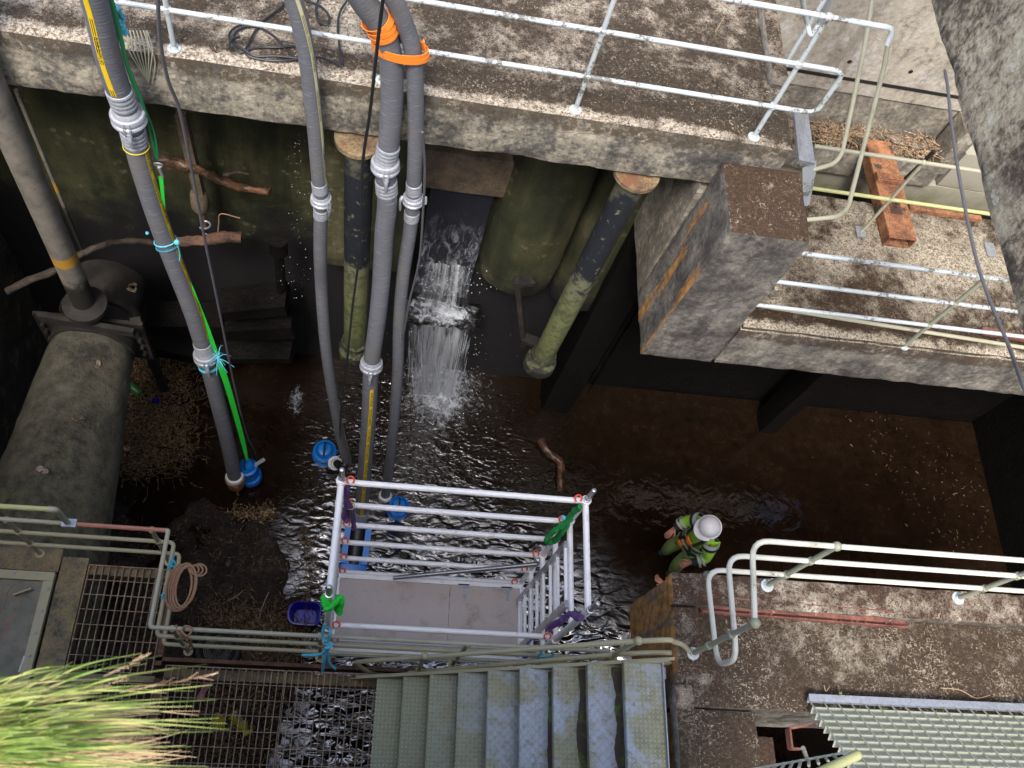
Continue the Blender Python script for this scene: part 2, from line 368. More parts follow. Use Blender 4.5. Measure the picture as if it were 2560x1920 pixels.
MT['blackiron'] = (lambda k: (k.col(k.ramp(k.noise(6, 7, .7), [(.35, (.006, .005, .0045)), (.55, (.017, .014, .012)), (.7, (.04, .03, .024))])), k.bump(k.noise(25, 7, .7), .6, .012), k.m)[-1])(M('mud_black_iron', .8))
MT['blue'] = (lambda k: (k.col(k.mix(k.step(k.noise(30, 5, .7), .66, .7), (.006, .20, .72), (.35, .5, .62))), k.bump(k.noise(40, 3), .1, .003), k.m)[-1])(M('blue_pump_paint', .28))
MT['dark'] = plain('dark_plastic', (.02, .02, .022), .4)
MT['bronze'] = rusty('bronze', (.34, .17, .085), (.22, .11, .06), rough=.5)
MT['wood'] = rusty('driftwood', (.085, .065, .05), (.035, .026, .02))
MT['woodr'] = rusty('red_driftwood', (.17, .085, .045), (.045, .028, .018), rough=.4)
MT['plank'] = rusty('old_board', (.16, .115, .075), (.10, .075, .05))
MT['twig'] = plain('pale_twig', (.36, .26, .16), .8, var=.5, sc=9)
MT['straw'] = (lambda k: (k.col(k.ramp(k.noise(30, 3), [(.35, (.035, .021, .011)), (.50, (.16, .10, .045)), (.64, (.50, .37, .20))])), k.m)[-1])(M('reed_straw', .75))
MT['litter'] = (lambda k: (k.col(k.ramp(k.noise(40, 3), [(.35, (.10, .055, .03)), (.52, (.32, .22, .13)), (.7, (.62, .52, .38))])), k.m)[-1])(M('leaf_litter', .8))
MT['green'] = plain('green_webbing', (.02, .62, .05), .6, var=.2, sc=60)
MT['greend'] = plain('dark_green_rope', (.015, .16, .06), .6)
MT['sling_g'] = plain('green_sling', (.02, .30, .07), .75, sc=40)
MT['sling_p'] = plain('purple_sling', (.12, .055, .19), .8, sc=40)
MT['rope_b'] = plain('blue_rope', (.10, .50, .68), .7, sc=60)
MT['rope_br'] = plain('tan_rope', (.34, .20, .12), .85, sc=60)
MT['orange'] = plain('orange_webbing', (.92, .25, .03), .6, var=.15, sc=60)
MT['red'] = plain('red_clip', (.85, .10, .05), .4)
MT['white'] = plain('white_plastic', (.72, .73, .72), .4, var=.05)
MT['bucket'] = plain('violet_plastic', (.022, .012, .42), .22, var=.1)
MT['pink'] = plain('pink_foam', (.60, .22, .26), .7)
MT['skinpink'] = plain('tan_rubber', (.46, .24, .16), .6)
MT['yellow'] = plain('yellow_plastic', (.55, .48, .03), .6)
MT['rubber'] = plain('black_rubber', (.018, .018, .018), .5)
MT['net'] = plain('green_bottle_plastic', (.05, .22, .07), .3)
MT['hivis'] = plain('hi_vis_cloth', (.34, .68, .06), .8, var=.15, sc=20)
MT['hivisd'] = plain('dull_hi_vis_cloth', (.24, .36, .10), .8, var=.2, sc=20)
MT['navy'] = plain('navy_cloth', (.02, .025, .04), .8)
MT['refl'] = plain('reflective_tape', (.45, .48, .48), .35, var=.1)
MT['skin'] = plain('skin', (.42, .19, .12), .55, var=.12)
MT['helmet'] = plain('white_helmet', (.80, .80, .83), .25, var=.03)
MT['ply'] = (lambda k: (k.col(k.mix(k.step(k.noise(4.5, 9, .75, dist=.2), .5, .72), k.mix(k.noise(1.5, 3), (.46, .40, .38), (.58, .52, .49)), (.36, .29, .255))), k.bump(k.noise(80, 3), .15, .002), k.m)[-1])(M('brown_ply_deck', .55))
def hosemat():
    k = M('ribbed_rubber', .5); u = k.sep(k.uv())
    w = k.math('SINE', k.math('ADD', k.math('MULTIPLY', u[1], 2 * pi / .028), k.math('MULTIPLY', k.noise(4, 3), 3.0)))
    sc = k.noise(1, 5, .7, k.map(k.uv(), (3, 60, 1)))
    c = k.mix(k.step(sc, .5, .75), (.125, .132, .155), (.28, .295, .33))
    c = k.mix(k.math('MULTIPLY', k.step(k.noise(3, 5), .5, .7), .5), c, (.17, .16, .15))
    k.col(c); k.bump(k.math('ADD', k.math('MULTIPLY', w, .5), k.noise(30, 4)), .13, .005); return k.m
MT['hose'] = hosemat()
def stripe(name, c):
    k = M(name, .5); u = k.sep(k.uv())
    ph = k.math('FRACT', k.math('DIVIDE', u[1], .62)); on = k.math('MULTIPLY', k.step(ph, .50, .505), k.math('SUBTRACT', 1, k.step(ph, .985, .99)))
    gap = k.math('FRACT', k.math('DIVIDE', u[1], .155)); on = k.math('MULTIPLY', on, k.step(gap, .06, .08))
    a = k.math('ABSOLUTE', k.math('SUBTRACT', u[0], .5)); ln = k.math('MULTIPLY', k.step(a, .10, .12), k.math('SUBTRACT', 1, k.step(a, .26, .28)))
    k.col(k.mix(k.math('MULTIPLY', on, ln), k.mix(k.noise(20, 5), c, tuple(x * .75 for x in c)), (.01, .01, .01))); return k.m
MT['stripe'] = stripe('yellow_stripe', (.80, .56, .02)); MT['stripe2'] = stripe('cream_stripe', (.62, .60, .36))
MT['ink'] = plain('black_print', (.012, .012, .012), .6)
def pipemat():
    k = M('algae_pipe', .65); p = k.sep(k.pos); f = k.noise(4, 8, .7); g = k.noise(16, 6, .7)
    h = k.math('ADD', p[2], k.math('MULTIPLY', k.math('SUBTRACT', f, .5), 1.5))
    blk = k.mix(k.step(g, .58, .66), (.012, .015, .022), (.16, .16, .09))
    c = k.ramp(k.math('DIVIDE', h, 6.0), [(.42, (.07, .085, .05)), (.50, (.14, .15, .06)), (.54, (.15, .165, .065)), (.64, (.145, .16, .075)), (.70, (.15, .15, .10)), (.78, (.12, .12, .085))])
    c = k.mix(k.math('MULTIPLY', k.step(k.math('ADD', k.math('MULTIPLY', g, .6), k.math('MULTIPLY', f, .4)), .47, .58), .8), c, (.05, .06, .028))
    band = k.math('MULTIPLY', k.step(h, 4.1, 4.25), k.math('SUBTRACT', 1, k.step(h, 5.4, 5.55)))
    k.col(k.mix(band, c, blk)); k.bump(k.math('ADD', f, g), .5, .01); return k.m
MT['algae'] = pipemat()
def pipe2():
    k = M('grey_green_pipe', .6); p = k.sep(k.pos); f = k.noise(5, 8, .7); g = k.noise(20, 6, .7)
    c = k.ramp(f, [(.35, (.10, .09, .075)), (.5, (.17, .16, .14)), (.65, (.22, .20, .17))])
    c = k.mix(k.step(g, .60, .66), c, (.17, .065, .03))
    c = k.mix(k.math('SUBTRACT', 1, k.step(k.math('ADD', p[2], k.math('MULTIPLY', f, .6)), 3.75, 3.95)), c, (.02, .018, .014))
    b2 = k.math('MULTIPLY', k.step(k.math('ADD', p[2], k.math('MULTIPLY', g, .1)), 3.86, 3.88), k.math('SUBTRACT', 1, k.step(p[2], 3.94, 3.96)))
    k.col(k.mix(b2, c, (.40, .22, .03))); k.bump(g, .4, .008); return k.m
MT['pipe2'] = pipe2()
def mud():
    k = M('mud_caked_conduit', .85); f = k.noise(2, 8, .7); g = k.noise(9, 8, .75)
    p = k.sep(k.pos)
    c = k.ramp(k.math('ADD', k.math('MULTIPLY', f, .5), k.math('MULTIPLY', g, .5)), [(.38, (.030, .030, .021)), (.48, (.085, .080, .057)), (.6, (.155, .14, .10)), (.72, (.23, .21, .14))])
    ne = k.math('SUBTRACT', 1, k.step(k.math('ADD', p[1], k.math('MULTIPLY', f, 2.0)), 3.1, 4.3))
    c = k.mix(k.math('MULTIPLY', ne, k.step(g, .42, .6)), c, (.17, .18, .10))
    k.col(c); k.bump(k.math('ADD', k.math('MULTIPLY', g, 1.3), k.noise(45, 5, .7)), .9, .035); return k.m
MT['mud'] = mud()
MT['mossy'] = (lambda k: (k.col(k.mix(k.step(k.noise(6, 6, .7), .5, .6), (.08, .055, .04), (.11, .16, .03))), k.bump(k.noise(60, 5, .7), .8, .01), k.m)[-1])(M('mossy_soil', .9))
def tread():
    k = M('chequer_plate', .42, .35); p = k.sep(k.pos)
    a = k.math('ADD', p[0], p[1]); b = k.math('SUBTRACT', p[0], p[1]); s_ = .062
    def lug(u, v, o):
        fu = k.math('SUBTRACT', k.math('FRACT', k.math('ADD', k.math('DIVIDE', u, s_), o)), .5)
        fv = k.math('SUBTRACT', k.math('FRACT', k.math('ADD', k.math('DIVIDE', v, s_), o)), .5)
        e = k.math('ADD', k.math('MULTIPLY', k.math('MULTIPLY', fu, fu), 8.0), k.math('MULTIPLY', k.math('MULTIPLY', fv, fv), 90.0))
        return k.math('SUBTRACT', 1, k.step(e, .55, 1.0))
    L = k.math('MAXIMUM', lug(a, b, 0.0), lug(b, a, .5))
    f = k.noise(2.2, 7, .65); g = k.noise(16, 6, .7)
    c = k.mix(k.step(f, .46, .58), (.40, .45, .51), (.30, .30, .18))
    c = k.mix(k.math('SUBTRACT', 1, k.step(k.math('ADD', p[0], k.math('MULTIPLY', f, .8)), 1.0, 1.9)), c, (.22, .24, .14))
    c = k.mix(k.math('MULTIPLY', k.step(g, .46, .62), .6), c, (.20, .19, .11))
    c = k.mix(k.math('MULTIPLY', L, .45), c, (.72, .74, .75))
    k.col(c); k.bump(L, 1.0, .010); return k.m
MT['tread'] = tread()
MT['sgr'] = painted('pale_green_galvanised', (.40, .43, .36), (.5, .52, .46), (.46, .48, .5), amt=.35, green=.35)
def steelplate():
    k = M('hatch_plate', .6); f = k.noise(3, 8, .7); g = k.noise(14, 7, .7)
    c = k.ramp(f, [(.35, (.12, .12, .09)), (.5, (.20, .20, .155)), (.65, (.29, .28, .23))])
    c = k.mix(k.step(g, .57, .68), c, (.30, .14, .08)); k.col(c); k.bump(g, .3, .006); return k.m
MT['plate'] = steelplate()
MT['rail_steel'] = rusty('lichened_steel', (.30, .22, .12), (.17, .15, .10), (.27, .25, .09))
MT['grass'] = (lambda k: (k.col(k.ramp(k.noise(9, 4), [(.3, (.07, .14, .02)), (.48, (.17, .26, .045)), (.58, (.36, .38, .11)), (.68, (.52, .45, .22))])), k.m)[-1])(M('grass_blade', .6))
MT['grassd'] = plain('dry_grass', (.50, .36, .20), .8, var=.4, sc=14)
def floor_m():
    k = M('silt_floor', .75); k.b.inputs['Specular IOR Level'].default_value = .2; f = k.noise(2, 8, .7); g = k.noise(28, 6, .75)
    c = k.ramp(k.math('ADD', k.math('MULTIPLY', f, .5), k.math('MULTIPLY', g, .5)), [(.38, (.018, .012, .009)), (.5, (.062, .044, .032)), (.60, (.15, .115, .085)), (.68, (.30, .25, .19))])
    zz_ = k.sep(k.pos)[2]; c = k.mix(k.step(k.math('ADD', zz_, k.math('MULTIPLY', k.math('SUBTRACT', g, .5), .09)), -.01, .05), (.014, .0095, .007), c)
    k.col(c); k.bump(g, .6, .01); return k.m
MT['floor'] = floor_m()
def water_m():
    k = M('peaty_water', .06, 0, 1.85); p = k.sep(k.pos); k.b.inputs['Specular IOR Level'].default_value = .65
    f = k.noise(1.6, 8, .7); g = k.noise(9, 7, .7)
    c = k.ramp(k.math('ADD', k.math('MULTIPLY', f, .5), k.math('MULTIPLY', g, .5)), [(.38, (.0065, .0036, .0021)), (.52, (.0125, .0068, .0038)), (.70, (.023, .0135, .008))])
    k.col(c)
    # ripples run out from where the water falls and from the pumps, and die away towards the quiet side
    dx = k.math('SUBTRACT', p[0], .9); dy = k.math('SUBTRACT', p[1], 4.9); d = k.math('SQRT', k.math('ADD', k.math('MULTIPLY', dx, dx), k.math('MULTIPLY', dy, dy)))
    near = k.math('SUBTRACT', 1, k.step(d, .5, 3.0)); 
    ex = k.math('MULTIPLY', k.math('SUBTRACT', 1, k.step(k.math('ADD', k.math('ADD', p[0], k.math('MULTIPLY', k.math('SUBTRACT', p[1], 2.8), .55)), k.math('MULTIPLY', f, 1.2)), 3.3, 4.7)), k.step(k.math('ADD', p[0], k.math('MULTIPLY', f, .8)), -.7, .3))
    wv = k.noise(1.0, 1.2, .45, k.map(k.pos, (4.4, 8.4, 1), (0, 0, radians(-12))), .9)
    w2 = k.noise(1.0, 2, .5, k.map(k.pos, (14, 22, 1), (0, 0, radians(10))), .8)
    big = k.math('SUBTRACT', 1, k.step(k.math('ADD', p[1], k.math('MULTIPLY', f, .8)), 2.6, 4.6))       # broader swell and added glint strength nearer the tower
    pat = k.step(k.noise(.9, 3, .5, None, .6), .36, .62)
    k._in(k.b.inputs['IOR'], k.math('ADD', 1.34, k.math('MULTIPLY', ex, k.math('ADD', .70, k.math('MULTIPLY', big, 1.5)))))  # sky glints painted in: reflectivity raised by zone, strongest near the tower
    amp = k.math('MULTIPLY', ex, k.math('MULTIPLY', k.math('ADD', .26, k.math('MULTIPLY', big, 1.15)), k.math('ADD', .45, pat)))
    h = k.math('ADD', k.math('MULTIPLY', wv, amp), k.math('MULTIPLY', k.math('MULTIPLY', w2, near), .13))
    h = k.math('ADD', h, k.math('MULTIPLY', k.noise(5.0, 3, .5, None, .8), .085))
    k.bump(h, 1.0, .085); return k.m
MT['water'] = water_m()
def foam_m(name, a0, a1, stretch, alpha=1.0):
    k = M(name, .35); k.col((.75, .79, .85)); u = k.uv()
    n_ = k.noise(1.0, 7, .68, k.map(u, stretch), .4); us = k.sep(u)
    e = k.math('ABSOLUTE', k.math('SUBTRACT', us[0], .5)); ed = k.math('SUBTRACT', 1, k.step(e, .20, .5))
    k._in(k.b.inputs['Alpha'], k.math('MULTIPLY', k.math('MULTIPLY', k.step(n_, a0, a1), ed), alpha)); return k
MT['drop'] = (lambda k: (k.col((.50, .54, .60)), k.m)[-1])(M('water_drop', .15))
MT['fall'] = foam_m('falling_water', .30, .68, (11, .8, 1), .75).m
MT['film'] = (lambda k: (k.col(k.mix(k.math('MULTIPLY', k.step(k.noise(1, 8, .75, k.map(k.pos, (11, 11, 4.0)), 1.0), .46, .66), k.math('SUBTRACT', 1, k.step(k.math('ADD', k.sep(k.pos)[2], k.math('MULTIPLY', k.noise(4, 5), .8)), 3.2, 4.1))), (.016, .017, .024), (.34, .36, .41))), k.bump(k.noise(1, 6, .7, k.map(k.pos, (16, 16, 4))), .6, .02), k.m)[-1])(M('wet_gate_steel', .3))
# ================================================================== the setting and the large structures
YW = Q(1710, 335, h=HW).y                     # front of the walkway
ZWB = Q(1710, 455, y=YW).z                    # its underside
XE = Q(1990, 400, h=HW).x                     # its right end
w = MB()
for (x0, x1, y0, y1, z) in ((-4.1, 9.2, .1, 5.8, 0.0),):
    n, m = 60, 30
    w.add([(x0 + (x1 - x0) * i / n, y0 + (y1 - y0) * j / m, z) for i in range(n + 1) for j in range(m + 1)],
          [(i * (m + 1) + j, (i + 1) * (m + 1) + j, (i + 1) * (m + 1) + j + 1, i * (m + 1) + j + 1) for i in range(n) for j in range(m)])
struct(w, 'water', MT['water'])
# silt floor that rises just clear of the water on the left
def ftop(x, y):
    e = 1.0 - max(0, min(1, (x + .80 + .5 * mnoise.noise(V(x, y, 0) * 1.3) + .35 * mnoise.noise(V(x, y, 5) * 3.5)) / .9))
    f = max(0, min(1, (3.9 - y + .5 * mnoise.noise(V(x * 1.5, y, 3)) + .6 * mnoise.noise(V(x * 2.5, y * 2.5, 3)) + .3 * mnoise.noise(V(x * 7, y * 7, 3))) / 1.8))
    return -.05 + .085 * e * f ** .5 + (.022 * mnoise.noise(V(x, y, 1) * 3) + .018 * mnoise.noise(V(x, y, 1) * 9)) * (.4 + e * f)
g = MB(); n, m = 90, 90
X = [-4.1 + 5.0 * i / n for i in range(n + 1)]; Y = [.1 + 5.7 * j / m for j in range(m + 1)]
g.add([(x, y, ftop(x, y)) for x in X for y in Y], [(i * (m + 1) + j, (i + 1) * (m + 1) + j, (i + 1) * (m + 1) + j + 1, i * (m + 1) + j + 1) for i in range(n) for j in range(m)])
struct(g, 'ground_silt', MT['floor'])

# the walkway across the top
b = MB(); b.rough(-5.2, XE, YW, 8.2, ZWB, HW, step=.06, amp=.012)
walk = one(b, 'walkway', MT['walk'], 'long weathered concrete walkway across the top, pink grit left and brown moss right', 'walkway')
b = MB(); b.rough(XE - .14, XE, YW + .62, 8.0, HW + .001, HW + .1, step=.05, amp=.008)
one(b, 'kerb', MT['pale2'], 'low grey upstand kerb along the right end of the walkway', 'kerb')
# pier block between walkway and lower slab
PX0, PX1 = Q(1806, 400, y=YW).x, Q(2008, 420, y=YW).x
PZ = Q(1806, 400, y=YW).z
YS = Q(2260, 866, h=HP).y - .03               # front of the lower slab
ZSB = Q(1700, 899, y=YS).z
XSL = Q(1600, 887, y=YS).x
def lean(p):                                   # the pier splays a little towards its foot
    k = (PZ - p.z) / (PZ - ZSB); return V(p.x + (XSL - PX0) * k * (1 if p.x < (PX0 + PX1) / 2 else .3), p.y, p.z)
b = MB(); b.rough(PX0, PX1, YS, YW - .002, ZSB, PZ, step=.05, amp=.010, warp=lean)
one(b, 'pier_block', MT['pier'], 'square concrete pier with a mossy top and orange streaks on its left face', 'pier')
b = MB(); b.rough(XSL + .01, PX1 - .1, YW + .002, 5.79, ZSB + .004, ZWB - .012, step=.08, amp=.006)
one(b, 'inner_wall', MT['pale2'], 'pale sheltered concrete wall under the walkway behind the square pier', 'wall')
YSB = Q(2460, 545, h=HP).y
b = MB(); b.rough(PX1 + .003, 9.2, YS + .004, YSB, ZSB, HP, step=.06, amp=.011)
one(b, 'lower_slab', MT['slab'], 'lower concrete slab at the right with grit, brown moss and yellow lichen', 'slab')
b = MB(); b.rough(PX1 + .01, 9.2, YS + .008, YS + .15, HP + .002, HP + .05, step=.05, amp=.012)
one(b, 'kerb', MT['slab'], 'low lichen-covered kerb along the front of the lower slab', 'kerb')
# fixing plate and pale panel at the pier top
b = MB(); q = [Q(1985, 275, h=HW + .01), Q(2020, 282, h=HW - .1), Q(2038, 408, h=6.05), Q(1998, 400, h=6.1)]
b.prism(q, (0, 0, -.03)); one(b, 'chequer_ramp', MT['galv'], 'small chequer-plate step sheet at the right end of the walkway', 'step plate')
b = MB(); q = [Q(2006, 420, h=5.95), Q(2036, 405, h=6.0), Q(2036, 430, h=5.8), Q(2019, 515, h=5.35), Q(2008, 515, h=5.35)]
b.prism(q, (.02, .02, 0)); one(b, 'steel_cheek_plate', MT['railw'], 'pale blue steel cheek plate fixed to the right side of the square pier', 'plate')

# back wall and what is under the walkway
YB = 5.8
def wallwarp(p): return p
b = MB(); b.rough(PX1, 9.4, YB + .02, YB + .4, -.3, ZSB - .01, step=.2, amp=.02, fr=2.5)
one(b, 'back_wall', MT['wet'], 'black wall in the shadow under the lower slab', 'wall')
b = MB(); b.rough(-4.6, XE - .1, YB, YB + .4, -.3, ZWB - .01, step=.12, amp=.02, fr=2.5)
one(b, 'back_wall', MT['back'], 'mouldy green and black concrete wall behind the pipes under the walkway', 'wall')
XL = -4.0
b = MB(); b.rough(XL - .5, XL, .1, YB - .003, -.3, 6.0, step=.14, amp=.02, fr=2.5)
one(b, 'side_wall', MT['side'], 'dark side wall at the left end of the pit, green towards the top', 'wall')
b = MB(); b.rough(9.2, 9.6, .1, 6.4, -.3, 12.5, step=.3, amp=.02, fr=2.5)  # unseen upper part added to keep bright sky out of the water's reflection
one(b, 'end_wall', MT['wet'], 'black wall closing the right end of the pit, raised out of view to block sky from the water', 'wall')
# rounded pier noses right of the gate, with the recess below
def nose(cx, r, y0, z0, z1, label, depth=1.2, mt='back'):
    b = MB(); ns = 22; pts = [V(cx - r, YB - .003, 0)] + [V(cx - r * cos(pi * i / ns), y0 + r * .8 - sin(pi * i / ns) * r * .8, 0) for i in range(ns + 1)] + [V(cx + r, YB - .003, 0)]
    vs = []; fs = []; nz = 26
    for j in range(nz + 1):
        z = z0 + (z1 - z0) * j / nz
        for p in pts: vs.append(V(p.x, p.y, z) + mnoise.noise_vector(V(p.x, p.y, z) * 2.5) * .02)
    k = len(pts)
    fs = [(j * k + i, j * k + i + 1, (j + 1) * k + i + 1, (j + 1) * k + i) for j in range(nz) for i in range(k - 1)]
    fs.append(tuple(range(k - 1, -1, -1))); fs.append(tuple(nz * k + i for i in range(k)))
    b.add(vs, fs); return one(b, 'pier_nose', MT[mt], label, 'pier')
gx0, gx1 = Q(1080, 445, y=YB - .12).x, Q(1243, 465, y=YB - .12).x
nose(gx1 + .47, .42, 5.35, 2.75, ZWB - .02, 'rounded green-grey pier nose just right of the water gate')
nose(gx1 + 1.24, .33, 5.4, 2.5, ZWB - .02, 'rounded dark green pier nose beside the right-hand round column')
b = MB(); b.rough(gx0 - 1.05, gx0 - .12, 5.35, YB - .004, 2.9, ZWB - .02, step=.1, amp=.015, fr=2.5)
one(b, 'wall_pilaster', MT['back'], 'flat mouldy pilaster just left of the water gate', 'pilaster')
# the gate
b = MB(); b.rough(gx0, gx1, YB - .12, YB - .06, 2.05, 4.3, step=.08, amp=.004)
gate = one(b, 'sluice_gate', MT['film'], 'dark blue-black steel sluice gate with water running down it', 'gate')
ql, qr = Q(1050, 400, y=YB - .2), Q(1282, 462, y=YB - .2)
b = MB(); zl = (ql.z + qr.z) / 2
b.rough(ql.x - .03, qr.x, YB - .24, YB - .125, zl - .26, zl + .28, step=.08, amp=.006)
one(b, 'timber_lintel', MT['plank'], 'brown board lintel above the sluice gate', 'board')
b = MB(); b.rough(gx0 - .12, gx1 + .2, YB - .50, YB - .125, 1.96, 2.02, step=.07, amp=.035)
one(b, 'sill_ledge', MT['wet'], 'wet black ledge under the sluice gate where the water breaks', 'ledge')
# dividing walls standing in the water
q0, q1 = Q(1352, 1028, h=0), Q(1424, 1037, h=0)
b = MB(); b.rough(q0.x, q1.x, q0.y, YB - .005, -.3, ZSB - .02, step=.12, amp=.010)
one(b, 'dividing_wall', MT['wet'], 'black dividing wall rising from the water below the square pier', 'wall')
q0, q1 = Q(1480, 955, h=0), Q(1575, 958, h=0)
b = MB(); b.rough(q0.x, q1.x, q0.y, YB - .005, -.3, ZSB - .02, step=.12, amp=.012)
one(b, 'dividing_wall', MT['wet'], 'short black wall just right of the dividing wall under the pier', 'wall')
q0, q1 = Q(1893, 1050, h=0), Q(1932, 1086, h=0)
b = MB(); b.rough(q0.x, q1.x + .04, q1.y, q1.y + .35, -.3, 1.9, step=.1, amp=.015)
one(b, 'dividing_wall', MT['wet'], 'black pier end standing in the water under the middle of the lower slab', 'pier')
# steel guide beside the right column
b = MB(); b.bar(Q(1292, 700, y=5.0), Q(1310, 862, y=5.0), .09, .05); b.bar(Q(1310, 845, y=4.98), Q(1345, 858, y=4.9), .12, .05)
b.bar(Q(1290, 705, y=5.0), Q(1330, 700, y=5.1), .12, .05)
one(b, 'gate_guide', MT['blackiron'], 'black bent steel guide frame left of the right-hand round column', 'guide')

# pale wall, shelf and channel behind the lower slab
pw = Q(2050, 300, h=HP).y
zb = Q(2095, 230, y=pw).z
b = MB(); b.rough(XE + .01, 8.6, pw, pw + .4, zb, 10.6, step=.12, amp=.006)
pale = one(b, 'cast_wall', MT['pale'], 'tall pale cast concrete wall with tie holes at the top right', 'wall')
b = MB(); jz = Q(2190, 210, y=pw).z
b.box(XE + .01, 8.0, pw - .006, pw + .02, jz - .012, jz + .025)
for (u_, v_) in ((2124, 155), (2277, 180)):
    c = Q(u_, v_, y=pw - .004); b.cyl(c, c + V(0, .03, 0), .022, 10)
j = b.build('joint_strip', MT['dark'], None)
j.parent = pale; j.location = j.location - pale.location
b = MB(); b.rough(XE + .03, Q(2345, 345, h=HP).x + .02, pw + .02, pw + .42, HP - 1.5, zb - .004, step=.08, amp=.012)
one(b, 'plinth_wall', MT['pale2'], 'darker set-back base course under the pale cast wall', 'wall')
xr = Q(2340, 345, h=HP).x
b = MB(); b.rough(xr - .01, xr + .16, pw - .30, pw - .003, HP - .2, zb + .02, step=.06, amp=.008)
one(b, 'wall_return', MT['pale2'], 'short grey return wall at the right end of the debris shelf', 'wall')
ysf = Q(2200, 395, h=HP - .02).y
b = MB(); b.rough(XE + .03, xr + .05, ysf, pw - .003, HP - .35, HP - .02, step=.06, amp=.012)
one(b, 'debris_shelf', MT['pale2'], 'narrow shelf covered in twigs behind the lower slab', 'shelf')
b = MB(); b.rough(XE + .03, 8.6, ysf + .06, ysf + .2, 2.9, HP - .36, step=.08, amp=.008); b.rough(xr + .17, 8.6, ysf + .06, pw - .01, HP - .355, HP + .15, step=.1, amp=.008)
one(b, 'channel_wall', MT['greenwall'], 'green-streaked wall dropping behind the lower slab', 'wall')
# wall and bridge face on the right
xb = 3.0
q0 = Q(2500, 640, x=xb)
def bow(p): return p
b = MB(); b.rough(xb, xb + .35, 1.2, 6.4, q0.z, q0.z + 1.6, step=.05, amp=.009, fr=6, warp=bow)
one(b, 'bridge_beam', MT['near'], 'massive lichen-blotched concrete beam close by at the top right corner', 'beam')

# platform at the lower right
PXL = Q(1678, 1430, h=HP).x; PYF = Q(1678, 1430, h=HP).y; ZPB = Q(1570, 1512, x=PXL).z
hx, hy = Q(1905, 1770, h=HP).x, Q(1905, 1772, h=HP).y
XR = 7.5
def slope_in(p): return p
b = MB(); b.rough(PXL, XR, hy, PYF, ZPB, HP - .08, step=.055, amp=.013); b.rough(PXL, hx, -.6, hy + .0, ZPB + .4, HP - .083, step=.05, amp=.013)
plat = one(b, 'platform', MT['plat'], 'mossy concrete platform at the lower right with an orange-stained side', 'platform')
b = MB(); b.rough(PXL - .006, XR, PYF - .24, PYF + .012, HP - .16, HP, step=.05, amp=.012)
b.rough(PXL - .006, PXL + .2, Q(1700, 1692, h=HP).y, PYF - .243, HP - .16, HP - .001, step=.05, amp=.012)
one(b, 'coping', MT['coping'], 'raised concrete coping round the edge of the lower right platform', 'coping')
b = MB(); b.rough(PXL - .01, PXL + .13, -.6, Q(1700, 1700, h=HP).y - .015, HP - .2, HP - .055, step=.05, amp=.008)
one(b, 'edge_strip', MT['pale2'], 'pale worn strip along the platform edge beside the top stair tread', 'kerb')
b = MB(); b.rough(hx - .005, hx + .15, -.3, hy - .16, HP - .75, HP - .16, step=.05, amp=.015)
one(b, 'sump_ledge', MT['pier'], 'mossy ledge inside the opening in the platform', 'ledge')
# camera-side wall
b = MB(); wy = .085
b.rough(-3.2, 1.2, -1.5, wy, 9.0, 9.6, step=.05, amp=.008)
one(b, 'parapet', MT['pale2'], 'concrete parapet at the bottom left corner where the grass grows', 'parapet')
b = MB(); b.box(-5, 9.4, -1.0, .02, -.3, 2.9); b.box(-5, 2.2, -1.0, .02, 2.9, 8.95)
one(b, 'near_wall', MT['back'], 'dark wall below the parapet on the near side of the pit', 'wall')

# ---------------------------------------------------------------- scattered litter on the tops
def litter(region, n, zf, size=(.008, .03), mats='litter', seed=1, thick=.35):
    rnd = random.Random(seed); mb = MB()
    for _ in range(n):
        x, y = region(rnd); z = zf(x, y); L = rnd.uniform(*size); a = rnd.uniform(0, 2 * pi); wd_ = L * rnd.uniform(.12, thick)
        t = V(cos(a), sin(a), rnd.uniform(-.2, .3)) * L; s = V(-sin(a), cos(a), rnd.uniform(-.3, .3)) * wd_
        c = V(x, y, z + rnd.uniform(.004, .014))
        mb.add([c - t, c - t * .2 + s, c + t, c + t * .1 - s], [(0, 3, 2, 1)])
    return mb
one(litter(lambda r: (r.uniform(-3.2, XE - .2), YW + .05 + abs(r.gauss(0, .9))), 1500, lambda x, y: HW + .004, (.004, .014), seed=2), 'leaf_litter', MT['litter'], 'small dead leaves and needles scattered over the walkway', 'litter', kind='stuff')
one(litter(lambda r: (r.uniform(PX1 + .05, 6.6), r.uniform(YS + .2, YSB - .03)), 700, lambda x, y: HP + .004, (.004, .012), seed=3), 'leaf_litter', MT['litter'], 'small dead leaves scattered over the lower slab', 'litter', kind='stuff')
one(litter(lambda r: (r.uniform(PXL + .22, 5.6), r.uniform(hy, PYF - .25)), 520, lambda x, y: HP - .074, (.003, .012), seed=4), 'leaf_litter', MT['litter'], 'pale flecks of litter over the lower right platform', 'litter', kind='stuff')
def sticks(pts, n, L, seed, r=.004, spread=.2, zr=(0.0, .05), curl=.15, tilt=.25):
    rnd = random.Random(seed); mb = MB()
    for _ in range(n):
        c = Vector(rnd.choice(pts)); c = c + V(rnd.gauss(0, spread), rnd.gauss(0, spread), rnd.uniform(*zr))
        a = rnd.uniform(0, 2 * pi); l = rnd.uniform(*L); t = V(cos(a), sin(a), rnd.uniform(-tilt, tilt)) * l / 2; s = V(-sin(a), cos(a), 0) * l * rnd.uniform(-curl, curl)
        mb.tube([c - t, c + s, c + t], rnd.uniform(.5, 1.2) * r, 4, cap=False)
    return mb
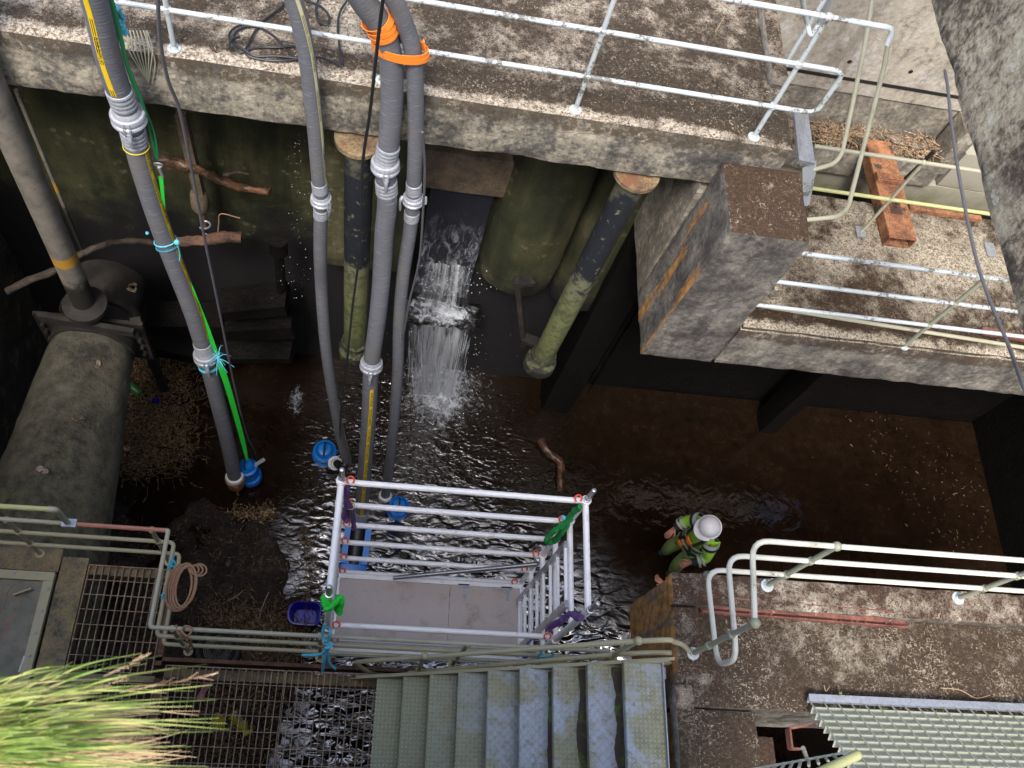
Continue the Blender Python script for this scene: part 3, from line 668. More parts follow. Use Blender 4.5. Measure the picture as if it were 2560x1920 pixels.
one(sticks([Q(u, 325 + (u - 2050) * .15 + r_, h=HP) for u in range(2040, 2350, 12) for r_ in (0, 22)], 420, (.05, .3), 5, .004, .05, (0.0, .05)), 'twig_litter', MT['litter'], 'dead twigs and leaves heaped along the shelf behind the lower slab', 'twigs', kind='stuff')
b = MB()
for u, v in ((2205, 345), (2240, 350), (2150, 352), (2290, 365)):
    c = Q(u, v, h=HP + .05); s = [c + V(cos(a) * .07 * random.uniform(.6, 1.3), sin(a) * .05 * random.uniform(.6, 1.3), random.uniform(-.01, .02)) for a in [i * pi / 4 for i in range(8)]]; b.prism(s, (0, 0, .006))
one(b, 'flake_pieces', MT['pale2'], 'flat grey flakes lying among the twigs on the shelf', 'flakes', kind='stuff')
def twig(pts, r, label, m='twig'):
    return one(MB().tube(smooth(pts, 6), [r * (1 - .6 * i / (len(pts) * 6)) for i in range((len(pts) - 1) * 6 + 1)], 5), 'twig', MT[m], label, 'twig')
for k_, (pts, h, lab) in enumerate((
    ([(2352, 1720), (2400, 1725), (2440, 1745), (2475, 1738)], HP - .05, 'bare forked twig lying on the platform above the slanted screen'),
    ([(2060, 1713), (2065, 1728), (2075, 1715)], HP - .05, 'tiny V-shaped twig left of centre on the platform'),
    ([(1940, 355), (1955, 335), (1968, 320)], HW + .01, 'pale straw stalk near the right end of the walkway'),
    ([(1788, 80), (1800, 60), (1812, 40)], HW + .01, 'curved pale stalk on the upper right of the walkway'))):
    if k_ == 2: continue
    twig([Q(u, v, h=h + .01 * (i % 2)) for i, (u, v) in enumerate(pts)], .004, lab)
# ================================================================== railings
def rail(t, pts, r, m, fil=.07, name='rail', label=None):
    o = MB().tube(fillet(pts, fil) if len(pts) > 2 else pts, r, 10).build(name, MT[m], t)
    if label: o['label'] = label
    return o
def post(t, a, b, r, m, joints=(), ball=None, flange=.045, fm=None, jr=1.5):
    a, b = Vector(a), Vector(b); mb = MB().tube([a, b], r, 12)
    for j in joints: mb.lathe(Vector(j) - (b - a).normalized() * r * 1.5, b - a, [(0, r * 1.15), (r * .4, r * jr), (r * 2.4, r * jr), (r * 2.8, r * 1.15)], 12)
    if ball: mb.ball(b, r * ball, 12)
    o = mb.build('post', MT[m], t)
    f = MB().lathe(a - V(0, 0, .004), (0, 0, 1), [(0, flange), (.012, flange), (.016, flange * .62), (.03, r * 1.25)], 18).build('base_flange', MT[fm or m], o)
    return o
# --- walkway railing
c = Q(1438, 275, h=HW); ypw = c.y
t = thing('railing', (c.x, ypw, HW), 'pale blue flaking three-rail tubular railing along the front of the upper walkway', 'railing')
zt, zm, zl = Q(2075, 43, y=ypw).z, Q(2001, 161, y=ypw).z, Q(1933, 264, y=ypw).z
zm2, zl2 = Q(1507, 74, y=ypw).z, Q(1468, 183, y=ypw).z
print('walk rail heights', zt - HW, zm - HW, zl - HW, zm2 - HW, zl2 - HW)
R1 = .0175
xp4 = Q(1885, 350, h=HW).x; xp3 = c.x; xp1 = Q(437, 116, h=HW).x; xp2 = (xp1 + xp3) / 2
xe1 = Q(2222, 90, y=ypw).x; xm = Q(2105, 190, y=ypw).x
rail(t, [(-4.5, ypw, zt), (xe1, ypw, zt), (xe1, ypw - .04, zt - .10)], R1 * 1.08, 'railw', .09)
rail(t, [(-4.5, ypw, zm), (xm, ypw, zm), (xm - .01, ypw - .01, zl), (-4.5, ypw, zl)], R1, 'railw', .08)
for xq in (xp1, xp2, xp3, xp4):
    post(t, (xq, ypw, HW), (xq, ypw, zt), R1, 'railw', [(xq, ypw, zl), (xq, ypw, zm)], 1.7)
# --- end return of the walkway railing
t = thing('railing', tuple(Q(1960, 150, h=HW)), 'short return railing with a rounded U end behind the right end of the walkway', 'railing')
a = Q(1965, 158, h=HW + .02); b_ = Q(2040, 0, x=a.x)
rail(t, [Q(2000, -30, h=zt), Q(2018, 60, h=zm), Q(2027, 95, h=zm - .04), Q(2046, 62, h=zm), Q(2085, -20, h=zt)], R1, 'railw', .05)
post(t, a, V(a.x, a.y, zt + .05), R1, 'railw', [V(a.x, a.y, zm)], None, .035)
# --- two long hand loops of the step ladder
for pts, lab in (([(2190, -60, 7.2), (2165, 100, 6.95), (2105, 385, 6.3), (2085, 410, 6.22), (2036, 424, 6.1)], 'left'), ([(2222, 96, 7.3), (2212, 160, 7.15), (2120, 520, 6.25), (2095, 542, 6.15), (2012, 550, 6.0)], 'right')):
    pp = [Q(u, v, h=h * 1.0) for u, v, h in pts]
    t = thing('hand_loop', tuple(pp[-1]), 'long bent grey handrail ending at the ' + ('blue cheek plate' if lab == 'left' else 'mossy pier top') + ' beside the walkway step', 'handrail', 'bent handrails at the walkway step')
    rail(t, pp, R1 * .95, 'railg', .12)
# --- lower slab front railing
c = Q(2260, 866, h=HP); yps = c.y
hs = [Q(2468, 694, y=yps).z, Q(2392, 760, y=yps).z, Q(2318, 813, y=yps).z]
print('slab rail heights', [h - HP for h in hs])
t = thing('railing', (c.x, yps, HP), 'pale blue flaking three-rail railing along the front of the lower slab', 'railing')
for h, u0, v0 in zip(hs, (1985, 1930, 1878), (639, 700, 757)):
    rail(t, [V(Q(u0, v0, y=yps).x, yps, h), V(7.8, yps, h)], R1, 'railw')
post(t, c, (c.x, yps, hs[0]), R1, 'postd', [(c.x, yps, h) for h in hs[1:]], 1.6, .042, 'railw')
c2 = V(c.x + 1.5, yps, HP); post(t, c2, (c2.x, yps, hs[0]), R1, 'postd', [(c2.x, yps, h) for h in hs[1:]], 1.6, .042, 'railw')
b = MB().tube([Q(1855, 757, h=HP + .16), Q(2580, 872, h=HP + .06)], .018, 10)
one(b, 'loose_pole', MT['railg'], 'loose grey tube lying along the front of the lower slab under the railing', 'pole')
b = MB().tube([Q(1895, 745, h=HP + .10), Q(1941, 721, h=HP + .42)], .018, 12); q = Q(1941, 721, h=HP + .421)
b.torus(q, Q(1941, 721, h=HP + .42) - Q(1895, 745, h=HP + .10), .015, .004, 14, 5)
one(b, 'open_tube', MT['railg'], 'short open-ended tube sticking up at the left end of the lower slab', 'tube')
# --- rear railing of the lower slab
c = Q(2160, 572, h=HP + .05); t = thing('railing', (c.x, c.y, HP), 'plain olive two-rail railing along the back of the lower slab over the rusty beam', 'railing')
yr = c.y; h1, h2 = Q(2304, 406, y=yr).z, Q(2220, 498, y=yr).z
rail(t, [V(Q(2030, 373, y=yr).x, yr, h1), V(7.5, yr, h1)], R1, 'railg'); rail(t, [V(Q(2020, 470, y=yr).x, yr, h2), V(7.5, yr, h2)], R1, 'raily')
p_ = post(t, V(c.x, yr, HP + .002), V(c.x, yr, h1), R1 * .9, 'railg', [V(c.x, yr, h2)], 1.7, .03)
MB().box(c.x - .06, c.x + .03, yr - .07, yr + .05, HP + .004, HP + .016).ball((c.x - .03, yr - .045, HP + .02), .01, 8).build('foot_plate', MT['galv'], t)
c3 = V(Q(2478, 640, h=HP).x, yr - .02, HP); MB().box(c3.x - .05, c3.x + .05, yr - .09, yr + .07, HP + .004, HP + .016).build('foot_plate', MT['galv'], t)
b = MB().tube([Q(2250, 460, h=HP + .1), Q(2336, 378, h=HP + .65)], .02, 12)
one(b, 'standpipe', MT['blackiron'], 'dark open standpipe behind the rear railing of the lower slab', 'pipe')

# --- platform railing, lower right
c = Q(1917, 1464, h=HP); yp = c.y; t = thing('railing', (c.x, yp, HP), 'cream chipped three-rail railing with looped ends along the lower right platform', 'railing')
z3 = [Q(2108, 1369, y=yp).z]; z3 += [HP + (z3[0] - HP) * .68, HP + (z3[0] - HP) * .36]
print('plat rail', z3[0] - HP)
z3 = [Q(1931, 1354, y=yp).z, Q(1893, 1393, y=yp).z, Q(1907, 1433, y=yp).z]; print([z - HP for z in z3])
R2 = .0185
c1 = Q(1732, 1634, h=HP); top1 = Q(1905, 1567, x=c1.x)
e = [Q(1883, 1376, h=z3[0]), Q(1821, 1409, h=z3[1]), Q(1768, 1438, h=z3[2])]
f_ = [Q(1905, 1562, h=z3[0]), Q(1842, 1650, h=z3[1]), Q(1793, 1655, h=z3[2])]
rail(t, [V(7.5, yp, z3[0]), V(e[0].x, yp, z3[0]), V(c1.x, c1.y, z3[0])], R2, 'railc', .12)
rail(t, [V(7.5, yp, z3[1]), V(e[1].x, yp, z3[1]), V(f_[1].x, f_[1].y, z3[1]), V(f_[2].x, f_[2].y - .02, z3[2]), V(e[2].x, yp, z3[2]), V(7.5, yp, z3[2])], R2, 'railc', .12)
post(t, c1, V(c1.x, c1.y, z3[0]), R2, 'postd', [V(c1.x, c1.y, HP + .3), V(c1.x, c1.y, z3[1])], 1.9, .045, 'railw')
for u, v in ((1917, 1464), (2396, 1505)):
    q = Q(u, v, h=HP); post(t, V(q.x, yp, HP), V(q.x, yp, z3[0]), R2, 'postd', [V(q.x, yp, z3[2]), V(q.x, yp, z3[1])], 1.8, .05, 'railw')

# --- left grating railing
RL = .0165; zz = [4.2, 3.89, 3.57]
k6 = (HC - 4.2) / 7.5
xa, ya, yb = Q(421, 1326, h=4.2).x, Q(300, 1318, h=4.2).y, Q(600, 1580, h=4.2).y
t = thing('railing', (xa, yb, HG), 'olive-grey three-rail railing stepping round the left gratings, with a red-painted top length', 'railing')
xs = Q(190, 1306, h=4.2).x
rail(t, [V(-4.0, ya, 4.2), V(xs, ya, 4.2)], RL, 'railg')
rail(t, [V(xs, ya, 4.2), V(xa - .02, ya, 4.2)], RL * 1.02, 'railr', label='red oxide painted length of top rail')
rail(t, [V(xa - .025, ya, 4.2), V(xa, ya, 4.2), V(xa, yb, 4.2), V(2.05, yb, 4.2)], RL, 'railg', .03)
for z in zz[1:]: rail(t, [V(-4.0, ya, z), V(xa, ya, z), V(xa, yb, z), V(2.2, yb, z)], RL, 'railo', .04)
for u, v, hh, yy in ((380, 1317, 4.2, ya), (430, 1572, 4.2, yb), (800, 1592, 4.2, yb), (1170, 1612, 4.2, yb), (1480, 1635, 4.2, yb), (40, 1355, zz[1], ya)):
    q = Q(u, v, h=hh); post(t, V(q.x, yy, HG), V(q.x, yy, 4.2), RL, 'railo', [V(q.x, yy, z) for z in zz[1:]] + [V(q.x, yy, 4.18)], None, .036)
MB().box(xs - .09, xs + .01, ya - .03, ya + .03, 4.195, 4.225).build('clamp', MT['galv'], t)
q0, q1 = Q(-20, 1268, h=4.55), Q(140, 1274, h=4.55)
rail(t, [V(q0.x - .8, q0.y, 4.55), V(q1.x - .03, q1.y, 4.55)], RL * 1.1, 'raily', label='yellow-green raised length of rail')
rail(t, [V(q1.x - .05, q1.y, 4.55), V(q1.x, q1.y, 4.55), V(xs - .05, ya, 4.22)], RL * 1.25, 'railg', .05)
# --- stair handrail
t0 = Q(1060, 1643, h=4.05); ysr = t0.y
def S(u, v): return Q(u, v, y=ysr)
t = thing('stair_handrail', (t0.x, ysr, 3.35), 'long closed-loop olive handrail running along the top edge of the steel stairs', 'handrail')
top = [S(1725, 1628), S(1690, 1606), S(1595, 1603), S(1060, 1643), S(905, 1654), S(897, 1664), S(925, 1680), S(985, 1688), S(1050, 1680), S(1530, 1637), S(1690, 1632), S(1725, 1628)]
MB().tube(smooth(top, 6), RL * 1.1, 10).build('rail', MT['railo'], t)
for (u, v, u2, v2) in ((1062, 1641, 1035, 1700), (1596, 1602, 1478, 1668)):
    a, b2 = S(u, v), S(u2, v2); MB().tube([b2, a], RL, 10).ball(a, RL * 1.9, 12).lathe(b2.lerp(a, .42), a - b2, [(0, RL * 1.1), (.01, RL * 1.6), (.05, RL * 1.6), (.06, RL * 1.1)], 12).build('post', MT['railo'], t)

# ================================================================== stairs
ysn = Q(1300, 1682, h=4.0).y
t = thing('metal_stairs', (Q(943, 1707, h=HG).x, .3, HG), 'steel chequer-plate stairs climbing right to the lower platform, worn and lichen-stained', 'stairs')
nx = [(943, 1707), (1009, 1702), (1075, 1697), (1147, 1691), (1221, 1686), (1301, 1680), (1384, 1674), (1469, 1668), (1560, 1663), (1655, 1665)]
xs_ = []
for i, (u, v) in enumerate(nx[:9]):
    xs_.append((Q(u, v, h=HG + .155 * (i + 1)).x, HG + .155 * (i + 1)))
for i, (x, z) in enumerate(xs_):
    x1 = (xs_[i + 1][0] + .04) if i < 8 else Q(1655, 1700, h=z).x
    b = MB(); b.box(x, x1, -.15, ysn - .006, z - .006, z); b.box(x - .003, x + .004, -.15, ysn - .006, z - .05, z - .0065)
    o = b.build('tread', MT['tread'], t)
    if i in (7, 6, 5, 8):
        pass
a, b2 = Q(890, 1697, y=ysn), Q(1685, 1652, y=ysn)
MB().bar(a + V(0, 0, -.06), b2 + V(0, 0, -.06), .008, .16, (0, 0, 1)).build('stringer', MT['railo'], t)
MB().bar(a + V(0, .012, .018), b2 + V(0, .012, .018), .022, .006, (0, 0, 1)).build('stringer_flange', MT['railo'], t)
MB().bar(V(a.x, -.2, a.z - .05), V(b2.x, -.2, b2.z - .05), .008, .18).build('stringer', MT['railo'], t)
x9 = Q(1655, 1700, h=xs_[8][1]).x
MB().box(x9, x9 + .008, -.15, ysn, xs_[8][1] - .05, xs_[8][1] + .03).box(x9 - .02, x9 + .05, ysn - .10, ysn - .02, xs_[8][1] - .06, xs_[8][1] - .05).build('end_angle', MT['galv'], t)
# moss and soil on some treads
for i, lab in ((7, 'mossy soil along the back of the second highest stair tread'), (6, 'brown soil strip along the back of the third highest stair tread'), (5, 'thin dirt line on the fourth highest stair tread')):
    x, z = xs_[i]; x1 = xs_[i + 1][0]; wdt = {7: .075, 6: .042, 5: .012}[i]; b = MB(); ys = [-.15 + (ysn - .02 + .15) * k / 60 for k in range(61)]
    vs = []; 
    for yy in ys:
        ww = wdt * (.25 + 1.5 * abs(mnoise.noise(V(yy * 2.2, i * 3.3, 0)))) + .01 * mnoise.noise(V(yy * 20, i, 4)); 
        vs += [V(x1 - ww, yy, z + .001), V(x1 - ww * .5, yy, z + .010 + .006 * mnoise.noise(V(yy * 30, i, 1))), V(x1 + .02, yy, z + .016)]
    b.add(vs, [(3 * k + j, 3 * k + j + 1, 3 * k + j + 4, 3 * k + j + 3) for k in range(60) for j in range(2)])
    one(b, 'moss_strip', MT['mossy'] if 'mossy' in MT else MT['rustd'], lab, 'moss')

# ================================================================== left hatch and gratings
gx0_, gx1_ = Q(223, 1417, h=HG).x, Q(428, 1420, h=HG).x
gyt, gyb = Q(300, 1417, h=HG).y, Q(200, 1680, h=HG).y
def grate(x0, x1, y0, y1, z, sx, sy, m, t_, hh=.03, wt=.0035):
    b = MB(); n = int((x1 - x0) / sx)
    for i in range(n + 1): x = x0 + (x1 - x0) * i / n; b.box(x - wt, x + wt, y0, y1, z - hh, z)
    t_(b)
    b = MB(); n = int((y1 - y0) / sy)
    for i in range(n + 1): y = y0 + (y1 - y0) * i / n; b.box(x0, x1, y - .003, y + .003, z - .008, z + .001)
    return b
def grating(label, x0, x1, y0, y1, z):
    t = thing('steel_grating', ((x0 + x1) / 2, (y0 + y1) / 2, z - .03), label, 'grating', 'rusty floor gratings')
    b2 = grate(x0, x1, y0, y1, z, .049, .108, 'rustg', lambda b: b.build('bearing_bars', MT['rustg'], t)); b2.build('cross_bars', MT['rustg'], t)
    MB().box(x0, x1, y1, y1 + .006, z - .03, z).build('edge_bar', MT['rustg'], t)
grating('rusty floor grating enclosed by the stepped railing, upper left one', gx0_, gx1_, gyb + .01, gyt, HG)
lx0, lx1 = Q(415, 1665, h=HG).x, Q(940, 1690, h=HG).x
lyt = Q(600, 1672, h=HG).y; lmid = Q(712, 1700, h=HG).x
grating('rusty floor grating over the debris, middle one left of the seam', lx0, lmid - .006, -.1, lyt, HG)
grating('rusty floor grating under which rippled water shows, beside the stair foot', lmid + .006, xs_[2][0], -.1, lyt, HG)
grating('rusty floor grating half hidden by the long grass', gx0_ - .02, lx0 - .07, -.1, gyb - .07, HG)
def beam(label, a, b_, w_, h_, m='rail_steel', name='steel_beam'): return one(MB().bar(a, b_, w_, h_), name, MT[m], label, 'beam')
beam('lichened steel beam carrying the upper edge of the upper left grating', V(gx0_ - .02, gyt - .03, HG - .095), V(gx1_ + .02, gyt - .03, HG - .095), .075, .12)
beam('steel beam between the two left gratings', V(lx0 - .035, gyb - .02, HG - .08), V(lx0 - .035, -.2, HG - .08), .06, .14, 'rustd')
beam('brown steel beam along the top of the lower gratings', V(lx0 - .1, lyt + .05, HG - .09), V(2.3, lyt + .05, HG - .09), .03, .17, 'rustd')
beam('greenish flat bar under the lower gratings', V(lx0, lyt - .05, HG - .11), V(xs_[2][0], lyt - .05, HG - .11), .08, .12)
beam('brown steel channel along the right side of the upper left grating', V(gx1_ + .035, gyt + .02, HG - .07), V(gx1_ + .035, lyt, HG - .07), .05, .13, 'rustd')
beam('rail at the bottom of the upper left grating', V(gx0_ - .05, gyb - .03, HG - .07), V(lx0 - .07, gyb - .03, HG - .07), .05, .11)
# hatch
hx1 = Q(140, 1430, h=HG + .03).x; hyt = Q(60, 1428, h=HG + .03).y
t = thing('steel_hatch', (hx1 - .4, .7, HG), 'greenish steel hatch plate framed by bolted flat bars at the left edge', 'hatch')
MB().box(hx1 - 1.3, hx1 - .075, -.1, hyt - .07, HG + .005, HG + .015).build('plate', MT['plate'], t)
b = MB().box(hx1 - 1.3, hx1, hyt - .068, hyt, HG, HG + .05).box(hx1 - .072, hx1, -.1, hyt - .07, HG, HG + .048)
b.build('frame', MT['railo'], t)
for u, v in ((36, 1432), (92, 1435), (119, 1471), (104, 1526), (88, 1582), (73, 1640), (58, 1697)):
    q = Q(u, v, h=HG + .05); MB().lathe(q, (0, 0, 1), [(0, .017), (.003, .017), (.004, .010), (.012, .009)], 10).build('bolt', MT['sgr'], t)
q = Q(60, 1483, h=HG + .02); MB().bar(q + V(-.06, -.025, .02), q + V(.06, .03, .03), .012, .05).build('lug', MT['railo'], t)
one(MB().rough(hx1 + .01, gx0_ - .01, -.2, gyt + .06, HG - .16, HG + .004, step=.05, amp=.006), 'deck_beam', MT['rail_steel'], 'broad lichen and rust coated steel strip between hatch and upper left grating', 'beam')
one(MB().rough(-4.0, hx1 + .009, hyt + .012, gyt + .14, HG - .18, HG - .002, step=.05, amp=.008), 'deck_beam', MT['rail_steel'], 'lichened steel strip above the bolted hatch plate', 'beam')
one(MB().tube([Q(48, 1680, h=HG + .03), Q(62, 1640, h=HG + .05)], .010, 6), 'paint_scrap', MT['white'], 'scrap of white plastic on the bolted hatch', 'scrap')
one(MB().tube(smooth([Q(38, 1458, h=HG + .02), Q(18, 1480, h=HG + .02), Q(12, 1510, h=HG + .02), Q(-5, 1535, h=HG + .02)], 5), .003, 5), 'twine', MT['twig'], 'thin pale twine lying across the hatch plate', 'twine')

# ================================================================== platform objects
a, b2 = Q(1750, 1512, h=HP - .05), Q(2262, 1553, h=HP - .05)
t = thing('steel_channel', tuple(a.lerp(b2, .5)), 'long primer-red steel channel lying on the platform behind the coping', 'channel')
d = (b2 - a).normalized(); s = V(0, 0, 1).cross(d).normalized()
bb = MB()
bb.obox((a + b2) / 2, d * (b2 - a).length / 2, s * .055, V(0, 0, .003))
for k_ in (-1, 1): bb.obox((a + b2) / 2 + s * .055 * k_ + V(0, 0, .022), d * (b2 - a).length / 2, s * .004, V(0, 0, .028))
bb.obox((a * .49 + b2 * .51) - d * .05 + V(0, 0, .016), d * (b2 - a).length * .44, s * .028, V(0, 0, .014))
bb.build('channel_web', MT['rustp'], t)
one(sticks([a.lerp(b2, k_ / 12) for k_ in range(3, 12)], 60, (.02, .07), 9, .006, .03, (.0, .03)), 'leaf_litter', MT['litter'], 'dead leaves caught in the red steel channel', 'leaves', kind='stuff')
# rusty beam on the lower slab
a, b2 = Q(2258, 598, h=HP + .13), Q(2195, 352, h=HP + .13)
d = (b2 - a).normalized(); s = V(0, 0, 1).cross(d).normalized(); L = (b2 - a).length
t = thing('rusty_beam', tuple(a - V(0, 0, .13)), 'thick orange rusty hollow steel beam lying across the lower slab to the shelf', 'beam')
bb = MB(); wv = (Q(2280, 604, h=HP + .13) - Q(2213, 600, h=HP + .13)).length / 2
for off, ax, az in ((V(0, 0, 0), s * wv, V(0, 0, .005)), (V(0, 0, -.118), s * wv, V(0, 0, .005)), (s * (wv - .004) + V(0, 0, -.06), s * .005, V(0, 0, .054)), (s * -(wv - .004) + V(0, 0, -.06), s * .005, V(0, 0, .054))):
    bb.obox((a + b2) / 2 + off, d * L / 2, ax, az)
bb.build('box_section', MT['rust'], t)
q = a + d * L * .58; MB().obox(q + V(0, 0, .03), d * .05, s * (wv + .012), V(0, 0, .02)).obox(q + V(0, 0, .055), d * .035, s * (wv + .012), V(0, 0, .008)).build('saddle', MT['rust'], t)
q = a + d * L * .30 + V(0, 0, .006); MB().obox(q, d * .07, s * .06, V(0, 0, .004)).build('pad_plate', MT['rustd'], t)
MB().lathe(q + d * .03, (0, 0, 1), [(0, .03), (.02, .03), (.022, .018), (.06, .018)], 12).build('bolt', MT['rustd'], t)
beam('rusty angle along the back edge of the lower slab right of the rusty beam', Q(2272, 520, h=HP + .03), Q(2450, 548, h=HP + .03), .05, .05, 'rust')
b = MB().bar(Q(2455, 828, h=HP + .06), Q(2600, 852, h=HP + .06), .07, .03); one(b, 'rusty_flat', MT['rustp'], 'short red rusty flat bar at the right end of the lower slab', 'bar')
b = MB().bar(Q(2510, 818, h=HP + .05), Q(2520, 818, h=HP + .05), .05, .09); one(b, 'angle_bracket', MT['rail_steel'], 'little upright bracket near the right end of the lower slab', 'bracket')
# slanted screen
o_ = Q(2020, 1752, h=HP - .02); dd = V(0, -1, 1.0).normalized(); nn = V(0, 1, 1).normalized()
t = thing('slanted_screen', tuple(o_), 'pale green galvanised bar screen slanting up out of the platform opening at the lower right', 'screen')
ps = .068; nb = 23; Wd = 3.2
bb = MB()
for i in range(1, nb): bb.obox(o_ + dd * ps * i + V(Wd / 2, 0, 0) - nn * .026, V(Wd / 2, 0, 0), nn * .028, dd * .003)
bb.build('bars', MT['sgr'], t)
bb = MB()
for j in range(30): x = .012 + j * .105; bb.tube([o_ + V(x, 0, 0) + nn * .002, o_ + V(x, 0, 0) + dd * ps * (nb - 1) + nn * .002], .0055, 6)
bb.build('cross_rods', MT['sgr'], t)
MB().obox(o_ + V(Wd / 2, .01, -.005), V(Wd / 2, 0, 0), nn * .026, dd * .004).bar(o_ + V(0, .02, .022), o_ + V(Wd, .02, .022), .05, .005).build('top_angle', MT['galv'], t)
# channel bracket in the opening
q = Q(1968, 1818, h=HP - .25); b = MB(); q1, q2, q3 = Q(2033, 1812, h=HP - .25), Q(1970, 1822, h=HP - .25), Q(1976, 1872, h=HP - .25); q4 = Q(1998, 1873, h=HP - .25)
b.bar(q1, q2, .014, .07); b.bar(q2, q3, .014, .07); b.bar(q3, q4, .014, .07)
one(b, 'channel_end', MT['rustp'], 'sawn end of a pink-red steel channel inside the platform opening', 'channel')
# bottom-edge ladder frame
a, b2 = Q(1990, 1960, h=6.2), Q(2143, 1888, h=6.2)
t = thing('ladder_end', tuple(a), 'pale lichened ladder end poking up at the bottom edge by the slanted screen', 'ladder')
MB().tube([a, b2], .027, 12).ball(b2, .027, 12).build('stile', MT['raily'], t)
a2, b3 = Q(1870, 1925, h=6.1), Q(2120, 1880, h=6.1); MB().bar(a2, b3, .012, .05).build('stile', MT['sgr'], t)
for k_ in range(9): MB().tube([a2.lerp(b3, .2 + k_ * .08), (a + V(-.35, 0, 0)).lerp(b2, .2 + k_ * .08)], .009, 6).build('rung', MT['sgr'], t)
MB().tube([Q(2008, 1870, h=6.25), Q(2016, 1893, h=6.1)], .012, 8).build('pin', MT['sgr'], t)
# small green shoots at the screen edge
for u, v, lab in ((2098, 1740, 'small budding sprout at the top edge of the slanted screen, left one'), (2345, 1765, 'yellow-green sprout at the top edge of the slanted screen, right one'), (2200, 1775, 'tiny yellow sprout between the other two at the screen edge')):
    b = MB(); c = Q(u, v, h=HP - .03)
    for k_ in range(9):
        an = random.uniform(0, 6.3); L_ = random.uniform(.02, .06); e_ = c + V(cos(an) * L_ * .6, sin(an) * L_ * .6, L_); w_ = V(-sin(an), cos(an), 0) * .008; b.add([c, c.lerp(e_, .6) + w_, e_, c.lerp(e_, .6) - w_], [(0, 1, 2, 3)])
    one(b, 'sprout', MT['grass'], lab, 'weed')
# ================================================================== scaffold tower
ZT = 4.75
A0, A1 = Q(849, 1205, h=ZT), Q(1464, 1250, h=ZT); B0, B1 = Q(828, 1478, h=ZT), Q(1472, 1540, h=ZT)
sx0, sx1 = (A0.x + B0.x) / 2, (A1.x + B1.x) / 2; sy1 = (A0.y + A1.y) / 2; sy0 = (B0.y + B1.y) / 2
RS = .0255
HD = 2.42
t = thing('scaffold_tower', ((sx0 + sx1) / 2, (sy0 + sy1) / 2, 0), 'bright aluminium scaffold tower with a brown ply deck standing in the water', 'scaffold')
for x, y, ft in ((sx0, sy0, 0), (sx1, sy0, 0), (sx0, sy1, 0), (sx1, sy1, 0)):
    up = .06 if y == sy1 else .10
    o = MB().tube([(x, y, .0), (x, y, ZT + up * .4)], RS, 16).build('standard', MT['alu'], t)
    MB().lathe((x, y, ZT + up * .4), (0, 0, 1), [(0, RS * 1.12), (.02, RS * 1.12), (.022, RS * .82), (.05, RS * .82), (.052, RS * .95), (.075, RS * .95), (.078, RS * .8), (.20, RS * .8), (.215, RS * .62), (.22, RS * .3)], 18).build('spigot', MT['spigot'], o)
def hook(o, p, dx):
    MB().torus(p, (0, .45, -1), .026, .0075, 14, 6, .8, .5).build('clip', MT['red'], o)
levels = [ZT - .5 * k_ for k_ in range(6)]
for x, sgn in ((sx0, 1), (sx1, -1)):
    for z in [ZT - .01] + levels[1:] + [ZT - 3.0, ZT - 3.5, ZT - 4.2]:
        MB().tube([(x, sy0, z), (x, sy1, z)], RS * .96, 14).build('rung', MT['alu'], t)
def ledger(y, z, m='alu', clip=True, dy=.03):
    s_ = 1 if y == sy1 else -1
    pts = fillet([(sx0 + .01, y, z), (sx0 + .05, y - dy * .2 * s_, z + .02), (sx0 + .12, y - dy * .5 * s_, z + .03), (sx1 - .12, y - dy * .5 * s_, z + .03), (sx1 - .05, y - dy * .2 * s_, z + .02), (sx1 - .01, y, z)], .03, 4)
    b = MB().tube(pts, RS * .9, 14)
    for x in (sx0, sx1): b.lathe((x, y, z - .028), (0, 0, 1), [(0, RS * 1.15), (.004, RS * 1.5), (.05, RS * 1.5), (.056, RS * 1.15)], 16)
    o = b.build('ledger', MT[m], t)
    if clip: hook(o, V(sx0 + .065, y - .01 * s_, z + .065), 1); hook(o, V(sx1 - .075, y - .01 * s_, z + .065), -1)
for z in levels: ledger(sy1, z)
ledger(sy0, 3.70); ledger(sy0, 3.15); ledger(sy0, 2.62, clip=False)
for z in (1.4, .8): ledger(sy0, z, clip=True); ledger(sy1, z, clip=False)
# brace from the right back standard down to the deck
MB().tube([(sx1 - .02, sy1 - .05, ZT - 1.62), (sx0 + .55, sy1 - .10, HD + .09)], RS * .85, 12).lathe((sx1, sy1, ZT - 1.68), (0, 0, 1), [(0, RS * 1.2), (.01, RS * 1.8), (.09, RS * 1.8), (.10, RS * 1.2)], 14).build('diagonal_brace', MT['spigot'], t)
# deck
dxa, dxb = sx0 + .055, sx1 - .045; dya, dyb = sy0 + .04, sy1 - .08
mid = dxa + (dxb - dxa) * .605
MB().box(dxa, mid - .002, dya, dyb - .03, HD - .02, HD).build('deck_board', MT['ply'], t)
o = MB().box(mid + .002, dxb, dya, dyb - .03, HD - .02, HD + .001).build('trapdoor', MT['ply'], t)
for fx in (.2, .82):
    x = mid + (dxb - mid) * fx; b = MB().box(x - .06, x + .05, dyb - .045, dyb - .015, HD + .003, HD + .012).box(x - .012, x + .022, dyb - .15, dyb - .045, HD + .002, HD + .006)
    for k_ in range(2): b.ball((x + .005, dyb - .085 - .045 * k_, HD + .008), .008, 8)
    b.build('hinge', MT['galv'], o)
MB().box(dxa - .02, dxb + .02, dyb - .028, dyb + .012, HD - .05, HD + .012).box(dxa - .02, dxb + .02, dya - .03, dya - .002, HD - .05, HD + .01).box(dxa - .025, dxa - .002, dya, dyb - .03, HD - .05, HD + .01).box(dxb + .002, dxb + .03, dya, dyb - .03, HD - .05, HD + .01).build('deck_frame', MT['alu'], t)
